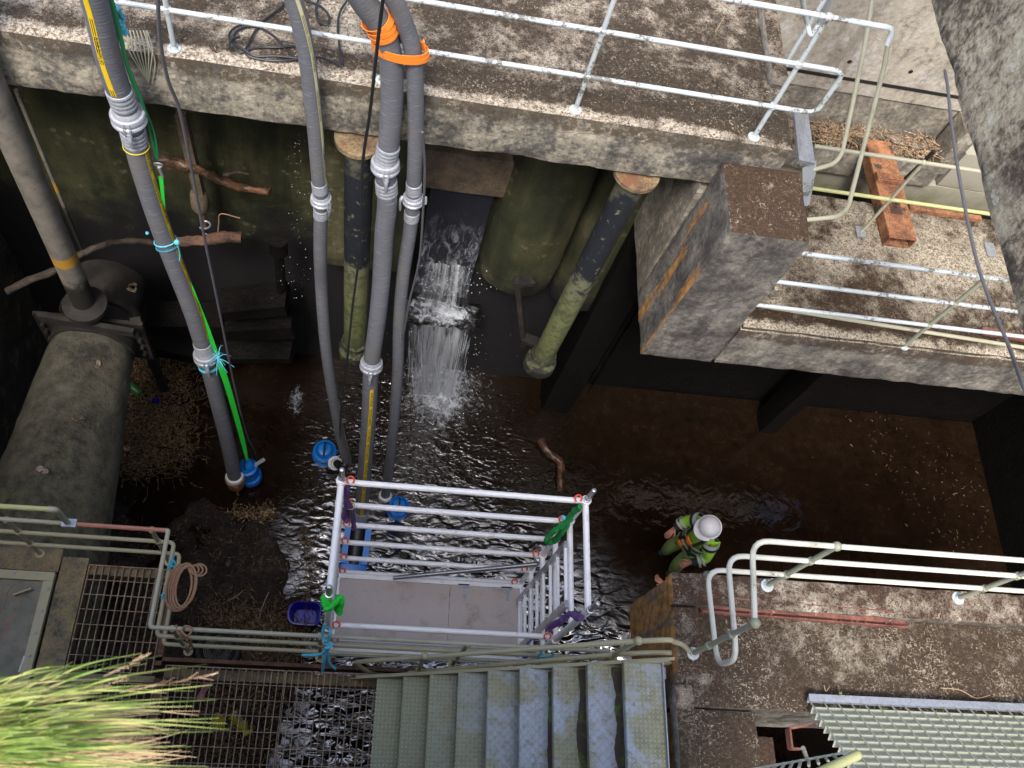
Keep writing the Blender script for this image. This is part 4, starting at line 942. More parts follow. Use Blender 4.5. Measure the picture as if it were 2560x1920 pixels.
# ladder inside the right end
lx = sx1 - .07; ly0, ly1 = sy0 + .13, sy1 - .24
la, lb = ZT - .35, HD + .02
for y in (ly0, ly1): MB().box(lx - .012, lx + .012, y - .028, y + .028, lb, la).build('ladder_stile', MT['spigot'], t)
for k_ in range(8): z = lb + .12 + k_ * .26; MB().tube([(lx, ly0, z), (lx, ly1, z)], .015, 10).build('ladder_rung', MT['alu'], t)
c = V(sx1 - .02, sy0 + .06, HD + .2); MB().tube([c, c + V(0, 0, .22)], RS * 1.25, 12).build('blue_tape', plain('blue_tape', (.01, .08, .55), .4), t)

# slings and ropes tied to the tower
def cloth_rope(pts, r, m, name, label, cat='sling', seed=1, seg=10):
    rnd = random.Random(seed); P_ = smooth(pts, 8); rr = [r * (1 + .28 * mnoise.noise(p * 25 + V(seed, 0, 0)) + .1 * sin(i * 1.9)) for i, p in enumerate(P_)]
    P_ = [p + mnoise.noise_vector(p * 22) * r * .35 for p in P_]
    return MB().tube(P_, rr, seg, squash=.7)
k1 = V(sx0 + .05, sy1 - .02, ZT - .05)
b = cloth_rope([k1, Q(868, 1255, h=ZT - .25), Q(880, 1280, h=ZT - .45), Q(886, 1318, h=ZT - .7)], .028, 0, 0, 0, seed=2); b2 = cloth_rope([Q(866, 1262, h=ZT - .3), Q(860, 1290, h=ZT - .5), Q(870, 1303, h=ZT - .55)], .024, 0, 0, 0, seed=3)
b.v_off = 0; o = len(b.v); b.v += b2.v; b.f += [[i + o for i in f] for f in b2.f]; b.m += b2.m; b.uv = {}
ty = Q(872, 1263, h=ZT - .3); 
sl = one(b, 'purple_sling', MT['sling_p'], 'purple webbing sling hanging from the back left corner of the scaffold tower', 'sling')
def child(mb, name, m, par):
    o = mb.build(name, MT[m]); o.parent = par; o.location = o.location - par.location; return o
child(MB().torus(Q(876, 1265, h=ZT - .33), (.1, .3, 1), .032, .004, 14, 5), 'cable_tie', 'yellow', sl)
child(MB().bar(Q(862, 1257, h=ZT - .27), Q(872, 1260, h=ZT - .27), .03, .012), 'tag', 'rope_b', sl)
b = cloth_rope([V(sx1 - .03, sy1 - .03, ZT - .04), Q(1425, 1290, h=ZT - .3), Q(1410, 1310, h=ZT - .4), Q(1375, 1335, h=ZT - .6), Q(1368, 1352, h=ZT - .72), Q(1385, 1353, h=ZT - .72), Q(1408, 1325, h=ZT - .5), Q(1432, 1285, h=ZT - .3)], .028, 0, 0, 0, seed=5)
sl = one(b, 'green_sling', MT['sling_g'], 'green webbing sling looped down the back right corner of the scaffold tower', 'sling')
child(MB().bar(Q(1404, 1292, h=ZT - .28), Q(1413, 1297, h=ZT - .28), .03, .012), 'tag', 'rope_b', sl)
b = cloth_rope([V(sx0 - .03, sy0, ZT - .05), Q(822, 1520, h=ZT + .02), Q(840, 1505, h=ZT + .03), Q(850, 1492, h=ZT + .04), Q(852, 1510, h=ZT), Q(845, 1525, h=ZT - .05), Q(852, 1530, h=ZT - .08)], .03, 0, 0, 0, seed=7)
one(b, 'green_sling', MT['green'], 'bright green sling knotted round the front left spigot of the scaffold tower', 'sling')
b = cloth_rope([Q(1455, 1548, h=ZT + .05), Q(1432, 1535, h=ZT - .05), Q(1412, 1545, h=ZT - .15), Q(1392, 1558, h=ZT - .3), Q(1380, 1566, h=ZT - .4), Q(1372, 1572, h=ZT - .45)], .03, 0, 0, 0, seed=9)
sl = one(b, 'purple_sling', MT['sling_p'], 'dark purple sling hanging from the front right corner of the scaffold tower', 'sling')
child(MB().ball(Q(1384, 1563, h=ZT - .38), .022, 8), 'tag', 'white', sl)
def ropeset(paths, r, m, name, label, cat='rope'):
    b = MB()
    for p in paths: b.tube(smooth(p, 6), r, 6)
    return one(b, name, MT[m], label, cat)
h_ = 4.28
ropeset([[Q(812, 1560, h=h_ + .1), Q(806, 1590, h=h_), Q(818, 1605, h=h_), Q(826, 1580, h=h_ + .1), Q(820, 1570, h=h_)], [Q(822, 1590, h=h_), Q(812, 1640, h=h_ - .1), Q(806, 1678, h=h_ - .3)], [Q(818, 1610, h=h_), Q(822, 1655, h=h_ - .2), Q(838, 1672, h=h_ - .3)], [Q(820, 1620, h=h_), Q(800, 1636, h=h_ - .1), Q(756, 1638, h=h_ - .2)], [Q(810, 1600, h=h_ + .01), Q(830, 1612, h=h_), Q(812, 1622, h=h_)]], .011, 'rope_b', 'blue_rope', 'frayed blue rope lashing the scaffold tower to the left railing')
ropeset([[Q(1345, 1632, h=4.2), Q(1350, 1660, h=4.0), Q(1340, 1675, h=3.9)], [Q(1358, 1630, h=4.2), Q(1346, 1642, h=4.1), Q(1375, 1640, h=4.1)], [Q(1385, 1628, h=4.2), Q(1378, 1645, h=4.1)]], .008, 'rope_b', 'blue_rope', 'short blue rope ends tied to the tower just above the stair handrail')
# tan rope coil on the left railing
b = MB(); c = Q(455, 1470, h=3.98)
for k_ in range(6):
    a_ = .085 - .006 * (k_ % 3); ph = random.uniform(0, 6)
    pts = [c + V(cos(2 * pi * i / 26) * a_ + .012 * (k_ - 2), sin(2 * pi * i / 26) * a_ * 2.05 + random.gauss(0, .002), .02 * sin(2 * pi * i / 26 + ph) + .012 * k_) for i in range(27)]
    b.tube(pts, .008, 6)
for k_ in range(3): b.torus(c + V(.07 + .02 * k_, .13, .05), (.2, .3, 1), .035 + .008 * k_, .007, 16, 6)
one(b, 'rope_coil', MT['rope_br'], 'coil of tan rope hung on the corner of the left railing', 'rope')
ropeset([[Q(450, 1575, h=4.23), Q(468, 1590, h=4.24), Q(480, 1572, h=4.24), Q(462, 1566, h=4.25), Q(455, 1590, h=4.18), Q(478, 1600, h=4.1), Q(470, 1625, h=3.9), Q(482, 1618, h=3.92), Q(466, 1600, h=4.05)], [Q(440, 1562, h=4.22), Q(446, 1582, h=4.2), Q(462, 1586, h=4.22)]], .008, 'rope_br', 'rope_knot', 'tan rope knotted round the lower run of the left railing')
ropeset([[Q(430, 1395, h=4.0), Q(424, 1412, h=4.0), Q(438, 1416, h=3.98), Q(434, 1402, h=4.02), Q(420, 1425, h=3.95)], [Q(432, 1398, h=4.02), Q(434, 1388, h=4.04)]], .008, 'rope_b', 'blue_tie', 'blue rope tie holding the top of the tan rope coil')
ropeset([[Q(402, 1490, h=4.0), Q(410, 1484, h=4.0), Q(404, 1496, h=3.98), Q(414, 1488, h=3.98)]], .007, 'rope_b', 'blue_tie', 'small blue tie on the left side of the tan rope coil')

# ================================================================== hoses
def hose_path(px, d0, end_h, n=10):
    P_ = smooth([V(u, v, 0) for u, v in px], n); L = [0]
    for a, b in zip(P_, P_[1:]): L.append(L[-1] + (b - a).length)
    d1 = (Q(px[-1][0], px[-1][1], h=end_h) - V(0, 0, HC)).length
    out = []
    for p, l in zip(P_, L):
        q = Q(p.x, p.y, d=1 / (1 / d0 + (1 / d1 - 1 / d0) * l / L[-1]))
        if q.z > 4.0 and q.y > YW - .13: q = Q(p.x, p.y, y=YW - .13)      # the hoses hang clear of the walkway edge and its railing
        out.append(q)
    for _ in range(6): out = [out[0]] + [(a + b * 2 + c) / 4 for a, b, c in zip(out, out[1:], out[2:])] + [out[-1]]
    return out
CAMP = V(0, 0, HC)
def hframe(P_, i):
    a, b = P_[max(i - 1, 0)], P_[min(i + 1, len(P_) - 1)]; t_ = (b - a).normalized(); vd = (CAMP - P_[i]); vd = (vd - t_ * vd.dot(t_)).normalized(); sd_ = vd.cross(t_).normalized()
    if sd_.dot(RR) < 0: sd_ = -sd_
    return t_, vd, sd_
def along(P_, v):       # index of the path point that projects nearest to image row v
    best = min(range(len(P_)), key=lambda i: abs(CY + FPX * (P_[i] - CAMP).dot(DD) / (P_[i] - CAMP).dot(FF) - v)); return best
def strip(P_, R, i0, i1, s0, s1, wdt, m, t):
    b = MB(); vs = []; L = 0; Ls = []
    for i in range(i0, i1 + 1):
        t_, vd, sd_ = hframe(P_, i); s = s0 + (s1 - s0) * (i - i0) / max(1, i1 - i0); s = max(-.98, min(.98, s)); a0 = math.asin(s)
        if i > i0: L += (P_[i] - P_[i - 1]).length
        Ls.append(L)
        for k in (-1, -.5, 0, .5, 1): a = a0 + k * wdt / 2 / R; vs.append(P_[i] + (vd * cos(a) + sd_ * sin(a)) * (R + .0018))
    n_ = i1 - i0; fs = []; uv = []
    for i in range(n_):
        for k in range(4): fs.append((i * 5 + k, i * 5 + k + 1, i * 5 + k + 6, i * 5 + k + 5)); uv.append(((k / 4, Ls[i]), ((k + 1) / 4, Ls[i]), ((k + 1) / 4, Ls[i + 1]), (k / 4, Ls[i + 1])))
    b.add(vs, fs, uv); return b.build('stripe', MT[m], t)
def lettering(P_, R, i0, i1, s0, s1, text, size, starts, t):
    # lettering wrapped on the hose surface, reading down it
    cu = bpy.data.curves.new('txt', 'FONT'); cu.body = text; cu.size = size; cu.align_y = 'CENTER'; cu.resolution_u = 2
    o = bpy.data.objects.new('txt', cu); COL.objects.link(o); dg = bpy.context.evaluated_depsgraph_get(); me = o.evaluated_get(dg).to_mesh()
    V0 = [v.co.copy() for v in me.vertices]; F0 = [tuple(p.vertices) for p in me.polygons]; o.evaluated_get(dg).to_mesh_clear(); bpy.data.objects.remove(o); bpy.data.curves.remove(cu)
    Ls = [0]
    for i in range(i0 + 1, i1 + 1): Ls.append(Ls[-1] + (P_[i] - P_[i - 1]).length)
    for st in starts:
        b = MB(); vs = []; ok = True
        for q in V0:
            l = st + q.x; k = 0
            while k < len(Ls) - 2 and Ls[k + 1] < l: k += 1
            f = (l - Ls[k]) / max(1e-6, Ls[k + 1] - Ls[k]); i = i0 + k
            t_, vd, sd_ = hframe(P_, i); c = P_[i].lerp(P_[i + 1], f); s = s0 + (s1 - s0) * (k + f) / max(1, i1 - i0); a = math.asin(max(-.98, min(.98, s))) + q.y / R
            vs.append(c + (vd * cos(a) + sd_ * sin(a)) * (R + .0032))
        if st + max(q.x for q in V0) < Ls[-1]: b.add(vs, F0); b.build('lettering', MT['ink'], t)
def sleeve(t, P_, i, R, L=.16, m='hose_metal'):
    t_, vd, sd_ = hframe(P_, i); a = P_[i] - t_ * L / 2; pr = [(0, R * 1.0), (.002, R * 1.05)]
    n_ = 4
    for k in range(n_): z = L * (k + .1) / n_; pr += [(z, R * 1.055), (z + L / n_ * .2, R * 1.10), (z + L / n_ * .6, R * 1.10), (z + L / n_ * .75, R * 1.055)]
    pr += [(L - .002, R * 1.05), (L, R)]; return MB().lathe(a, t_, pr, 28).build('hose_sleeve', MT[m], t)
def coupling(t, P_, v, R, side=0.0, lever=True):
    i = along(P_, v); t_, vd, sd_ = hframe(P_, i); c = P_[i]
    pr = [(-.10, R * 1.02), (-.085, R * 1.12), (-.075, R * 1.16), (-.06, R * 1.2), (-.055, R * 1.38), (-.04, R * 1.46), (-.02, R * 1.46), (-.012, R * 1.34), (.0, R * 1.30), (.008, R * 1.44), (.022, R * 1.50), (.038, R * 1.44), (.048, R * 1.25), (.07, R * 1.2), (.08, R * 1.1), (.10, R * 1.02)]
    o = MB().lathe(c, t_, [(z * (R / .08) * .95, r) for z, r in pr], 32).build('coupling', MT['hose_metal'], t)
    if lever:
        k = R / .08; n_ = (vd * cos(side) + sd_ * sin(side)); w = t_.cross(n_)
        b = MB()
        for s in (-1, 1): b.tube(smooth([c + n_ * R * 1.42 + w * .018 * k * s - t_ * .055 * k, c + n_ * R * 1.62 + w * .02 * k * s, c + n_ * R * 1.55 + w * .018 * k * s + t_ * .055 * k], 4), .005 * k, 6)
        b.obox(c + n_ * R * 1.5 + t_ * .05 * k, w * .024 * k, n_ * .006, t_ * .012 * k)
        b.tube(smooth([c + n_ * R * 1.5 + t_ * .05 * k, c + n_ * R * 1.62 + t_ * .10 * k, c + n_ * R * 1.45 + t_ * .19 * k], 4), [.016 * k] * 4 + [.014 * k] * 4 + [.008 * k], 8, squash=.5, ref=w)
        b.build('lever', MT['hose_metal'], o)
    return i
RB, RSM = .0815, .057
# hose A
t = None
def hose(px, d0, eh, R, label):
    P_ = hose_path(px, d0, eh); t = thing('pump_hose', tuple(P_[-1]), label, 'hose', 'discharge hoses hanging into the pit')
    MB().tube(P_, R, 26, ref=V(0, 0, 1)).build('hose_body', MT['hose'], t); return t, P_
DA = 6.0
tA, PA = hose([(212, -80), (245, 30), (276, 165), (322, 293), (352, 410), (392, 540), (436, 660), (478, 770), (515, 890), (543, 1000), (568, 1100), (587, 1195)], DA, .35, RB, 'thickest grey hose with a yellow stripe, farthest left, down to a blue pump')
i1 = coupling(tA, PA, 293, RB, -.3); i2 = coupling(tA, PA, 890, RB, -.2)
sleeve(tA, PA, along(PA, 243), RB, .16); sleeve(tA, PA, along(PA, 345), RB, .15); sleeve(tA, PA, along(PA, 862), RB, .13)
strip(PA, RB, 0, along(PA, 212), -.62, -.52, .034, 'stripe', tA); strip(PA, RB, along(PA, 368), along(PA, 845), .70, .80, .034, 'stripe', tA)
lettering(PA, RB, 0, along(PA, 212), -.62, -.52, 'PUMP SUPPLIES', .036, (.47,), tA)
lettering(PA, RB, along(PA, 368), along(PA, 845), .70, .80, 'PUMP SUPPLIES', .034, (.02, .64, 1.26, 1.88, 2.5, 3.1), tA)
t_, vd, sd_ = hframe(PA, len(PA) - 2); e = PA[-1]
MB().lathe(e - t_ * .06, t_, [(0, RB * 1.02), (.01, RB * 1.3), (.05, RB * 1.32), (.055, RB * 1.1), (.06, RB * 1.02)], 28).build('end_ring', MT['white'], tA)
o = MB().lathe(e - t_ * .01, t_, [(0, RB * 1.1), (.005, RB * 1.42), (.05, RB * 1.45), (.06, RB * 1.25), (.17, RB * 1.2), (.175, RB * .9)], 28).build('bronze_coupling', MT['bronze'], tA)
MB().bar(e + vd * RB * 1.4 + t_ * .02, e + vd * RB * 1.3 + t_ * .22, .03, .03).build('lug', MT['bronze'], o)
tie = one(MB().torus(PA[along(PA, 368)], hframe(PA, along(PA, 368))[0], RB * 1.1, .004, 28, 5), 'cable_tie', MT['yellow'], 'thin yellow-green cable tie round the thickest left hose', 'tie')
# hose B
tB, PB = hose([(706, -80), (734, 0), (755, 78), (769, 155), (787, 311), (797, 447), (803, 498), (801, 583), (801, 660), (808, 795), (820, 912), (839, 1029), (850, 1087), (864, 1140), (868, 1160)], .115 * 2247 / 50 * 1.13, .35, RSM, 'slim grey hose with a cream stripe, second from the left')
coupling(tB, PB, 498, RSM, .75); sleeve(tB, PB, along(PB, 468), RSM, .11); sleeve(tB, PB, along(PB, 530), RSM, .11)
strip(PB, RSM, 0, along(PB, 455), .25, .90, .024, 'stripe2', tB); strip(PB, RSM, along(PB, 1000), along(PB, 1150), .93, .93, .02, 'stripe2', tB)
lettering(PB, RSM, 0, along(PB, 455), .25, .90, 'PUMP SUPPLIES', .022, (.62, 1.5), tB)
# hose C
tC, PC = hose([(852, -90), (906, 0), (948, 58), (974, 130), (980, 200), (979, 272), (971, 365), (963, 412), (968, 505), (960, 583), (955, 679), (944, 795), (928, 912), (923, 1029), (914, 1145), (905, 1262), (901, 1310)], .163 * 2247 / 70 * 1.07, .30, RB * .95, 'thick grey hose in the middle, strapped with orange webbing, yellow stripe low down')
coupling(tC, PC, 416, RB * .9, .05); coupling(tC, PC, 915, RB * .92, .0)
sleeve(tC, PC, along(PC, 382), RB * .95, .14); sleeve(tC, PC, along(PC, 462), RB * .95, .14); sleeve(tC, PC, along(PC, 1285), RB * .95, .16)
strip(PC, RB * .95, along(PC, 955), along(PC, 1300), .22, .05, .036, 'stripe', tC)
lettering(PC, RB * .95, along(PC, 955), along(PC, 1300), .22, .05, 'PUMP SUPPLIES', .034, (.05, .67, 1.29, 1.9), tC)
# hose D
tD, PD = hose([(935, -70), (985, 0), (1011, 58), (1030, 117), (1038, 194), (1039, 350), (1035, 447), (1033, 498), (1024, 583), (1009, 679), (998, 795), (995, 912), (987, 1029), (976, 1145), (963, 1240)], .115 * 2247 / 49 * 1.07, .30, RSM, 'slim dark grey hose running beside the thick strapped one, on its right')
coupling(tD, PD, 498, RSM, .1, False); sleeve(tD, PD, along(PD, 468), RSM, .12); sleeve(tD, PD, along(PD, 540), RSM, .10)
i = along(PD, 500); t_, vd, sd_ = hframe(PD, i); c = PD[i]
for s in (-1, 1):
    MB().tube(smooth([c + sd_ * s * RSM * 1.5 - t_ * .03, c + sd_ * s * RSM * 1.75 + vd * .03, c + sd_ * s * RSM * 1.7 + vd * .02 + t_ * (.13 if s < 0 else -.08)], 5), [.013] * 5 + [.011] * 5 + [.006], 8, squash=.6).build('lever', MT['hose_metal'], tD)
e = PD[-1]; t_ = hframe(PD, len(PD) - 2)[0]; MB().lathe(e - t_ * .03, t_, [(0, RSM * 1.05), (.01, RSM * 1.45), (.05, RSM * 1.5), (.06, RSM * 1.2)], 24).build('end_ring', MT['white'], tD)
# orange webbing round the two right hoses
def wrap(c, n_, a, b_, wd_, m, name, par=None, thick=.004):   # flat band round an ellipse
    n_ = n_.normalized(); a = Vector(a); b_ = Vector(b_); N = 36; vs = []
    for i in range(N):
        q = 2 * pi * i / N; p = c + a * cos(q) + b_ * sin(q); jj = 1 + .05 * sin(5 * q + c.x * 9); out = (p - c).normalized() * thick
        for k in (-1, 1): vs.append(p + n_ * wd_ / 2 * k * jj); vs.append(p + n_ * wd_ / 2 * k * jj + out)
    fs = []
    for i in range(N):
        j = (i + 1) % N
        for x, y in ((0, 1), (1, 3), (3, 2), (2, 0)): fs.append((4 * i + x, 4 * i + y, 4 * j + y, 4 * j + x))
    return MB().add(vs, fs)
st = thing('orange_strap', tuple(PC[along(PC, 90)]), 'crumpled orange webbing strap binding the two right-hand hoses to the railing', 'strap')
for vv, tilt, w_ in ((50, .35, .05), (66, .2, .045), (82, .1, .04)):
    i = along(PC, vv); t_, vd, sd_ = hframe(PC, i); wrap(PC[i], t_ + sd_ * tilt, vd * RB * 1.05, sd_ * RB * 1.08, w_, 0, 0).build('strap_turn', MT['orange'], st)
i, j = along(PC, 118), along(PD, 122); c = (PC[i] + PD[j]) / 2; t_, vd, sd_ = hframe(PC, i); hw = (PC[i] - PD[j]).length / 2 + RB * 1.08
dvec = (PD[j] - PC[i]).normalized()
for s_, w_ in ((0, .055), (.028, .04)): wrap(c + t_ * s_, t_ - dvec * .1, vd * RB * 1.12, dvec * (hw + .012), w_, 0, 0, thick=.006).build('strap_turn', MT['orange'], st)
MB().bar(c + dvec * hw - t_ * .09, c + dvec * hw + t_ * .08, .02, .01).build('strap_end', MT['orange'], st)
# green lifting strap, shackle and blue rope along hose A
def off(i, s, f=1.05, R=RB): t_, vd, sd_ = hframe(PA, i); return PA[i] + sd_ * R * s * f + vd * R * .2
b = MB()
b.tube(smooth([off(along(PA, v), s) for v, s in ((0, 1.1), (60, 1.15), (160, 1.2), (260, 1.35), (330, 1.3), (400, 1.35))], 5), .010, 6)
b.tube(smooth([off(along(PA, v), s) for v, s in ((0, 1.0), (80, 1.02), (200, 1.1), (300, 1.5), (350, 1.6), (402, 1.45))], 5), .008, 6)
one(b, 'lifting_cord', MT['greend'], 'dark green double cord running down beside the thickest left hose', 'cord')
q = Q(396, 412, d=(PA[along(PA, 412)] - CAMP).length - .05); b = MB().torus(q, (0, 1, .3), .03, .007, 16, 6).tube([q + V(0, 0, -.03), q + V(.01, 0, -.14)], .012, 8)
one(b, 'shackle', MT['galv'], 'small steel shackle joining the dark green cord to the bright green strap', 'shackle')
def ribbon(pts, ws, thick=.004):
    P_ = smooth(pts, 6); n_ = len(P_); vs = []
    for i, p in enumerate(P_):
        f = i / (n_ - 1) * (len(ws) - 1); k = min(int(f), len(ws) - 2); w_ = ws[k] + (ws[k + 1] - ws[k]) * (f - k)
        t_, vd, sd_ = hframe(P_, i); 
        for s in (-1, 1):
            for u in (0, 1): vs.append(p + sd_ * w_ / 2 * s + vd * thick * u)
    fs = []
    for i in range(n_ - 1):
        for x, y in ((0, 1), (1, 3), (3, 2), (2, 0)): fs.append((4 * i + x, 4 * i + y, 4 * (i + 1) + y, 4 * (i + 1) + x))
    return MB().add(vs, fs)
dA = lambda v: (PA[along(PA, v)] - CAMP).length
b = ribbon([Q(u, v, d=dA(v) - .04) for u, v in ((402, 440), (408, 500), (416, 560), (434, 606), (448, 640), (464, 690), (478, 730), (497, 780), (517, 830), (540, 890), (564, 951), (587, 1029), (608, 1106), (618, 1150))], [.03, .022, .010, .011, .014, .04, .065, .072, .07, .062, .058, .055, .05, .028])
one(b, 'green_strap', MT['green'], 'bright green flat lifting strap down to the leftmost blue pump', 'strap')
b = MB()
for dv in (-3, 3, 8): i = along(PA, 606 + dv); b.torus(PA[i], hframe(PA, i)[0] + hframe(PA, i)[1] * .35, RB * 1.12, .006, 30, 6)
q = Q(442, 606, d=dA(606) - .1); b.ball(q, .024, 8); b.tube(smooth([q, Q(450, 640, d=dA(640) - .08), Q(442, 668, d=dA(668) - .09)], 5), .006, 6); b.ball(Q(368, 583, d=dA(583)), .014, 8)
one(b, 'blue_rope', MT['rope_b'], 'light blue rope tied round the middle of the thickest left hose', 'rope')
b = MB(); i = along(PA, 915)
for k_ in range(3): b.torus(PA[i] + hframe(PA, i)[0] * .012 * k_, hframe(PA, i)[0] + hframe(PA, i)[1] * .2, RB * 1.16, .006, 30, 6)
q = Q(545, 895, d=dA(895) - .12); rnd = random.Random(4)
for k_ in range(14):
    a = rnd.uniform(0, 6.3); L_ = rnd.uniform(.08, .2); b.tube(smooth([q, q + RR * cos(a) * L_ * .5 - DD * sin(a) * L_ * .5 + V(0, 0, .02), q + RR * cos(a) * L_ - DD * sin(a) * L_ * .8 + V(0, 0, -.05)], 3), .004, 5)
one(b, 'blue_rope', MT['rope_b'], 'frayed light blue rope knotted below the lower coupling of the thickest left hose', 'rope')
q = [Q(u, v, h=HW + hh) for u, v, hh in ((290, 20, .5), (305, 45, .35), (300, 60, .3), (312, 80, .2))]
one(MB().tube(smooth(q, 5), [.02 + .008 * sin(i * 2.2) for i in range(16)], 6), 'blue_rope', MT['rope_b'], 'blue rope bundle behind the thick left hose at the top of the picture', 'rope')

# ================================================================== cables
def cable(pts, r, m, label, nm='cable', n=8): return one(MB().tube(smooth(pts, n), r, 7), nm, MT[m], label, 'cable')
def dline(px, d0, h1):
    P_ = [V(u, v, 0) for u, v in px]; L = [0]
    for a, b in zip(P_, P_[1:]): L.append(L[-1] + (b - a).length)
    d1 = (Q(px[-1][0], px[-1][1], h=h1) - CAMP).length
    return [Q(p.x, p.y, d=1 / (1 / d0 + (1 / d1 - 1 / d0) * l / L[-1])) for p, l in zip(P_, L)]
cable(dline([(394, -20), (400, 100), (420, 200), (450, 280), (478, 420), (510, 590), (545, 760), (585, 960), (615, 1080), (640, 1135)], 4.7, .2), .010, 'cable', 'grey cable dropping over the walkway edge between the two left hoses')
cable(dline([(960, -20), (945, 100), (925, 280), (906, 420), (902, 600), (880, 780), (866, 920), (855, 990), (850, 1100), (858, 1160)], 4.6, .1), .010, 'black', 'black cable hanging in front of the thick strapped hose')
cable(dline([(1056, 330), (1062, 420), (1058, 520), (1048, 650), (1022, 760), (1010, 830), (985, 940), (980, 1050), (968, 1130)], 5.9, .2), .009, 'cable', 'thin grey cable hanging beside the slim dark hose')
cable(dline([(955, 900), (948, 1010), (950, 1100), (960, 1180)], 9.4, .2), .007, 'black', 'thin black cable between the two right hoses near the water')
cable([Q(2362, 176, x=2.995), Q(2369, 215, x=2.96), Q(2380, 320, x=2.9), Q(2405, 480, x=2.84), Q(2450, 680, x=2.8), Q(2520, 860, x=2.76), Q(2600, 1060, x=2.7), Q(2720, 1290, h=6.4), Q(2800, 1480, h=HP + .01)], .0085, 'cable', 'grey cable draped down past the big beam at the right edge')
# loops of black cable on the walkway
b = MB(); rnd = random.Random(3)
def wq(u, v, k=0): return Q(u, v, h=HW + .015 + .006 * k)
loops = [[(735, 115), (700, 118), (660, 118), (625, 122), (600, 130), (585, 108), (590, 80), (620, 66), (655, 72), (690, 95), (715, 125), (742, 148)], [(742, 148), (700, 152), (650, 148), (615, 135), (620, 110), (640, 75), (660, 50), (700, 20), (715, 0)], [(742, 145), (690, 140), (640, 140), (612, 125), (575, 100), (580, 75), (615, 58), (650, 55)], [(760, 0), (800, 15), (822, 40), (818, 62), (795, 50), (790, 20), (800, -10)], [(742, 140), (790, 142), (820, 150), (845, 160), (853, 168)], [(872, -5), (850, 30), (845, 70), (848, 110), (855, 160)], [(572, 122), (578, 100), (600, 92)]]
for k_, l in enumerate(loops): b.tube(smooth([wq(u, v, k_ + (i % 2)) for i, (u, v) in enumerate(l)], 7), .0085, 7)
one(b, 'cable_coil', MT['black'], 'loose coil of black cable lying on the walkway behind the slim hose', 'cable')
b = MB()
for k_ in range(7):
    x = 316 + k_ * 8.5; b.tube(smooth([Q(x, 76, h=HW + .09), Q(x + 4 + k_ * .5, 96, h=HW + .06), Q(x + 8 + k_, 130, y=YW - .03), Q(372 - (6 - k_) * 1.5, 205 - (6 - k_) * 2, y=YW - .03)], 5), .0045, 5)
b.tube(smooth([Q(365, 78, h=HW + .06), Q(372, 110, y=YW - .02), Q(388, 155, y=YW - .02), Q(380, 210, y=YW - .02)], 5), .005, 5)
one(b, 'wire_hooks', MT['railg'], 'row of thin bent grey-green wires hooked over the walkway edge', 'wires')
# ================================================================== pumps
def pump(label, c, R, H, axis=(0, 0, 1), flange=None, k=1.0):
    c = Vector(c); ax = Vector(axis).normalized(); t = thing('submersible_pump', tuple(c), label, 'pump', 'blue submersible pumps')
    MB().lathe(c, ax, [(0, R * .8), (.01, R * 1.0), (H * .22, R * 1.02), (H * .26, R * .86), (H * .62, R * .84), (H * .66, R * .92), (H * .74, R * .92), (H * .78, R * .72), (H * .9, R * .66), (H * .98, R * .5), (H, R * .25)], 30).build('pump_body', MT['blue'], t)
    u, w_ = frame(ax); top = c + ax * H
    MB().tube(fillet([top - ax * H * .18 + u * R * .6, top + ax * .05 + u * R * .45, top + ax * .05 - u * R * .45, top - ax * H * .18 - u * R * .6], .03), .010, 8).build('handle', MT['dark'], t)
    MB().lathe(c - ax * .06, ax, [(0, R * .7), (.055, R * .72)], 24).build('strainer', MT['dark'], t)
    b = MB()
    for i in range(8): a = 2 * pi * i / 8; b.lathe(c + ax * H * .22 + (u * cos(a) + w_ * sin(a)) * R * .93, ax, [(0, .008), (.012, .008)], 6)
    b.build('bolts', MT['dark'], t)
    return t
pq = Q(628, 1195, h=.08); p1 = pump('blue submersible pump lifted by the bright green strap beside the bronze coupling', pq, .135, .40, (-.12, .1, 1))
q = Q(633, 1165, h=.4); MB().bar(q, Q(662, 1148, h=.45), .045, .006).build('metal_tab', MT['galv'], p1)
pq = Q(813, 1140, h=.02); p2 = pump('blue submersible pump seen from above behind the back left corner of the scaffold', pq, .155, .34, (-.02, -.12, 1))
q = Q(838, 1158, h=.25); t_ = V(.3, -.4, .9).normalized(); MB().lathe(q - t_ * .05, t_, [(0, .04), (.02, .085), (.05, .09), (.055, .06), (.12, .058)], 22).build('outlet_flange', MT['white'], p2)
MB().tube(smooth([Q(838, 1155, h=.28), Q(856, 1168, h=.38), Q(866, 1158, h=.42)], 4), .05, 14).build('outlet_elbow', MT['dark'], p2)
pq = Q(993, 1278, h=.02); p3 = pump('blue submersible pump under the second scaffold rail beside the slim dark hose', pq, .135, .36, (0, -.06, 1))
# the big one lying under the thick hose
pq = Q(884, 1390, h=.06); p4 = thing('submersible_pump', tuple(pq), 'largest blue pump lying behind the left scaffold rails under the striped hose', 'pump', 'blue submersible pumps')
a_, b_2 = Q(884, 1412, h=.16), Q(896, 1322, h=.22); ax = (b_2 - a_).normalized(); L_ = (b_2 - a_).length; u = ax.cross(V(0, 0, 1)).normalized()
MB().lathe(a_ - ax * .05, V(0, -.15, 1), [(-.10, .14), (-.09, .155), (.02, .16), (.05, .15), (.06, .12)], 28).build('pump_base', MT['blue'], p4)
for s in (-1, 1): MB().obox((a_ + b_2) / 2 + u * s * .125, ax * L_ * .52, u * .035, V(0, 0, .09)).build('side_casing', MT['blue'], p4)
MB().tube([a_, b_2 + ax * .02], .085, 18).build('motor', MT['dark'], p4)
MB().tube([b_2 - ax * .06, b_2 + ax * .12], .07, 18).build('outlet', MT['bronze'], p4)
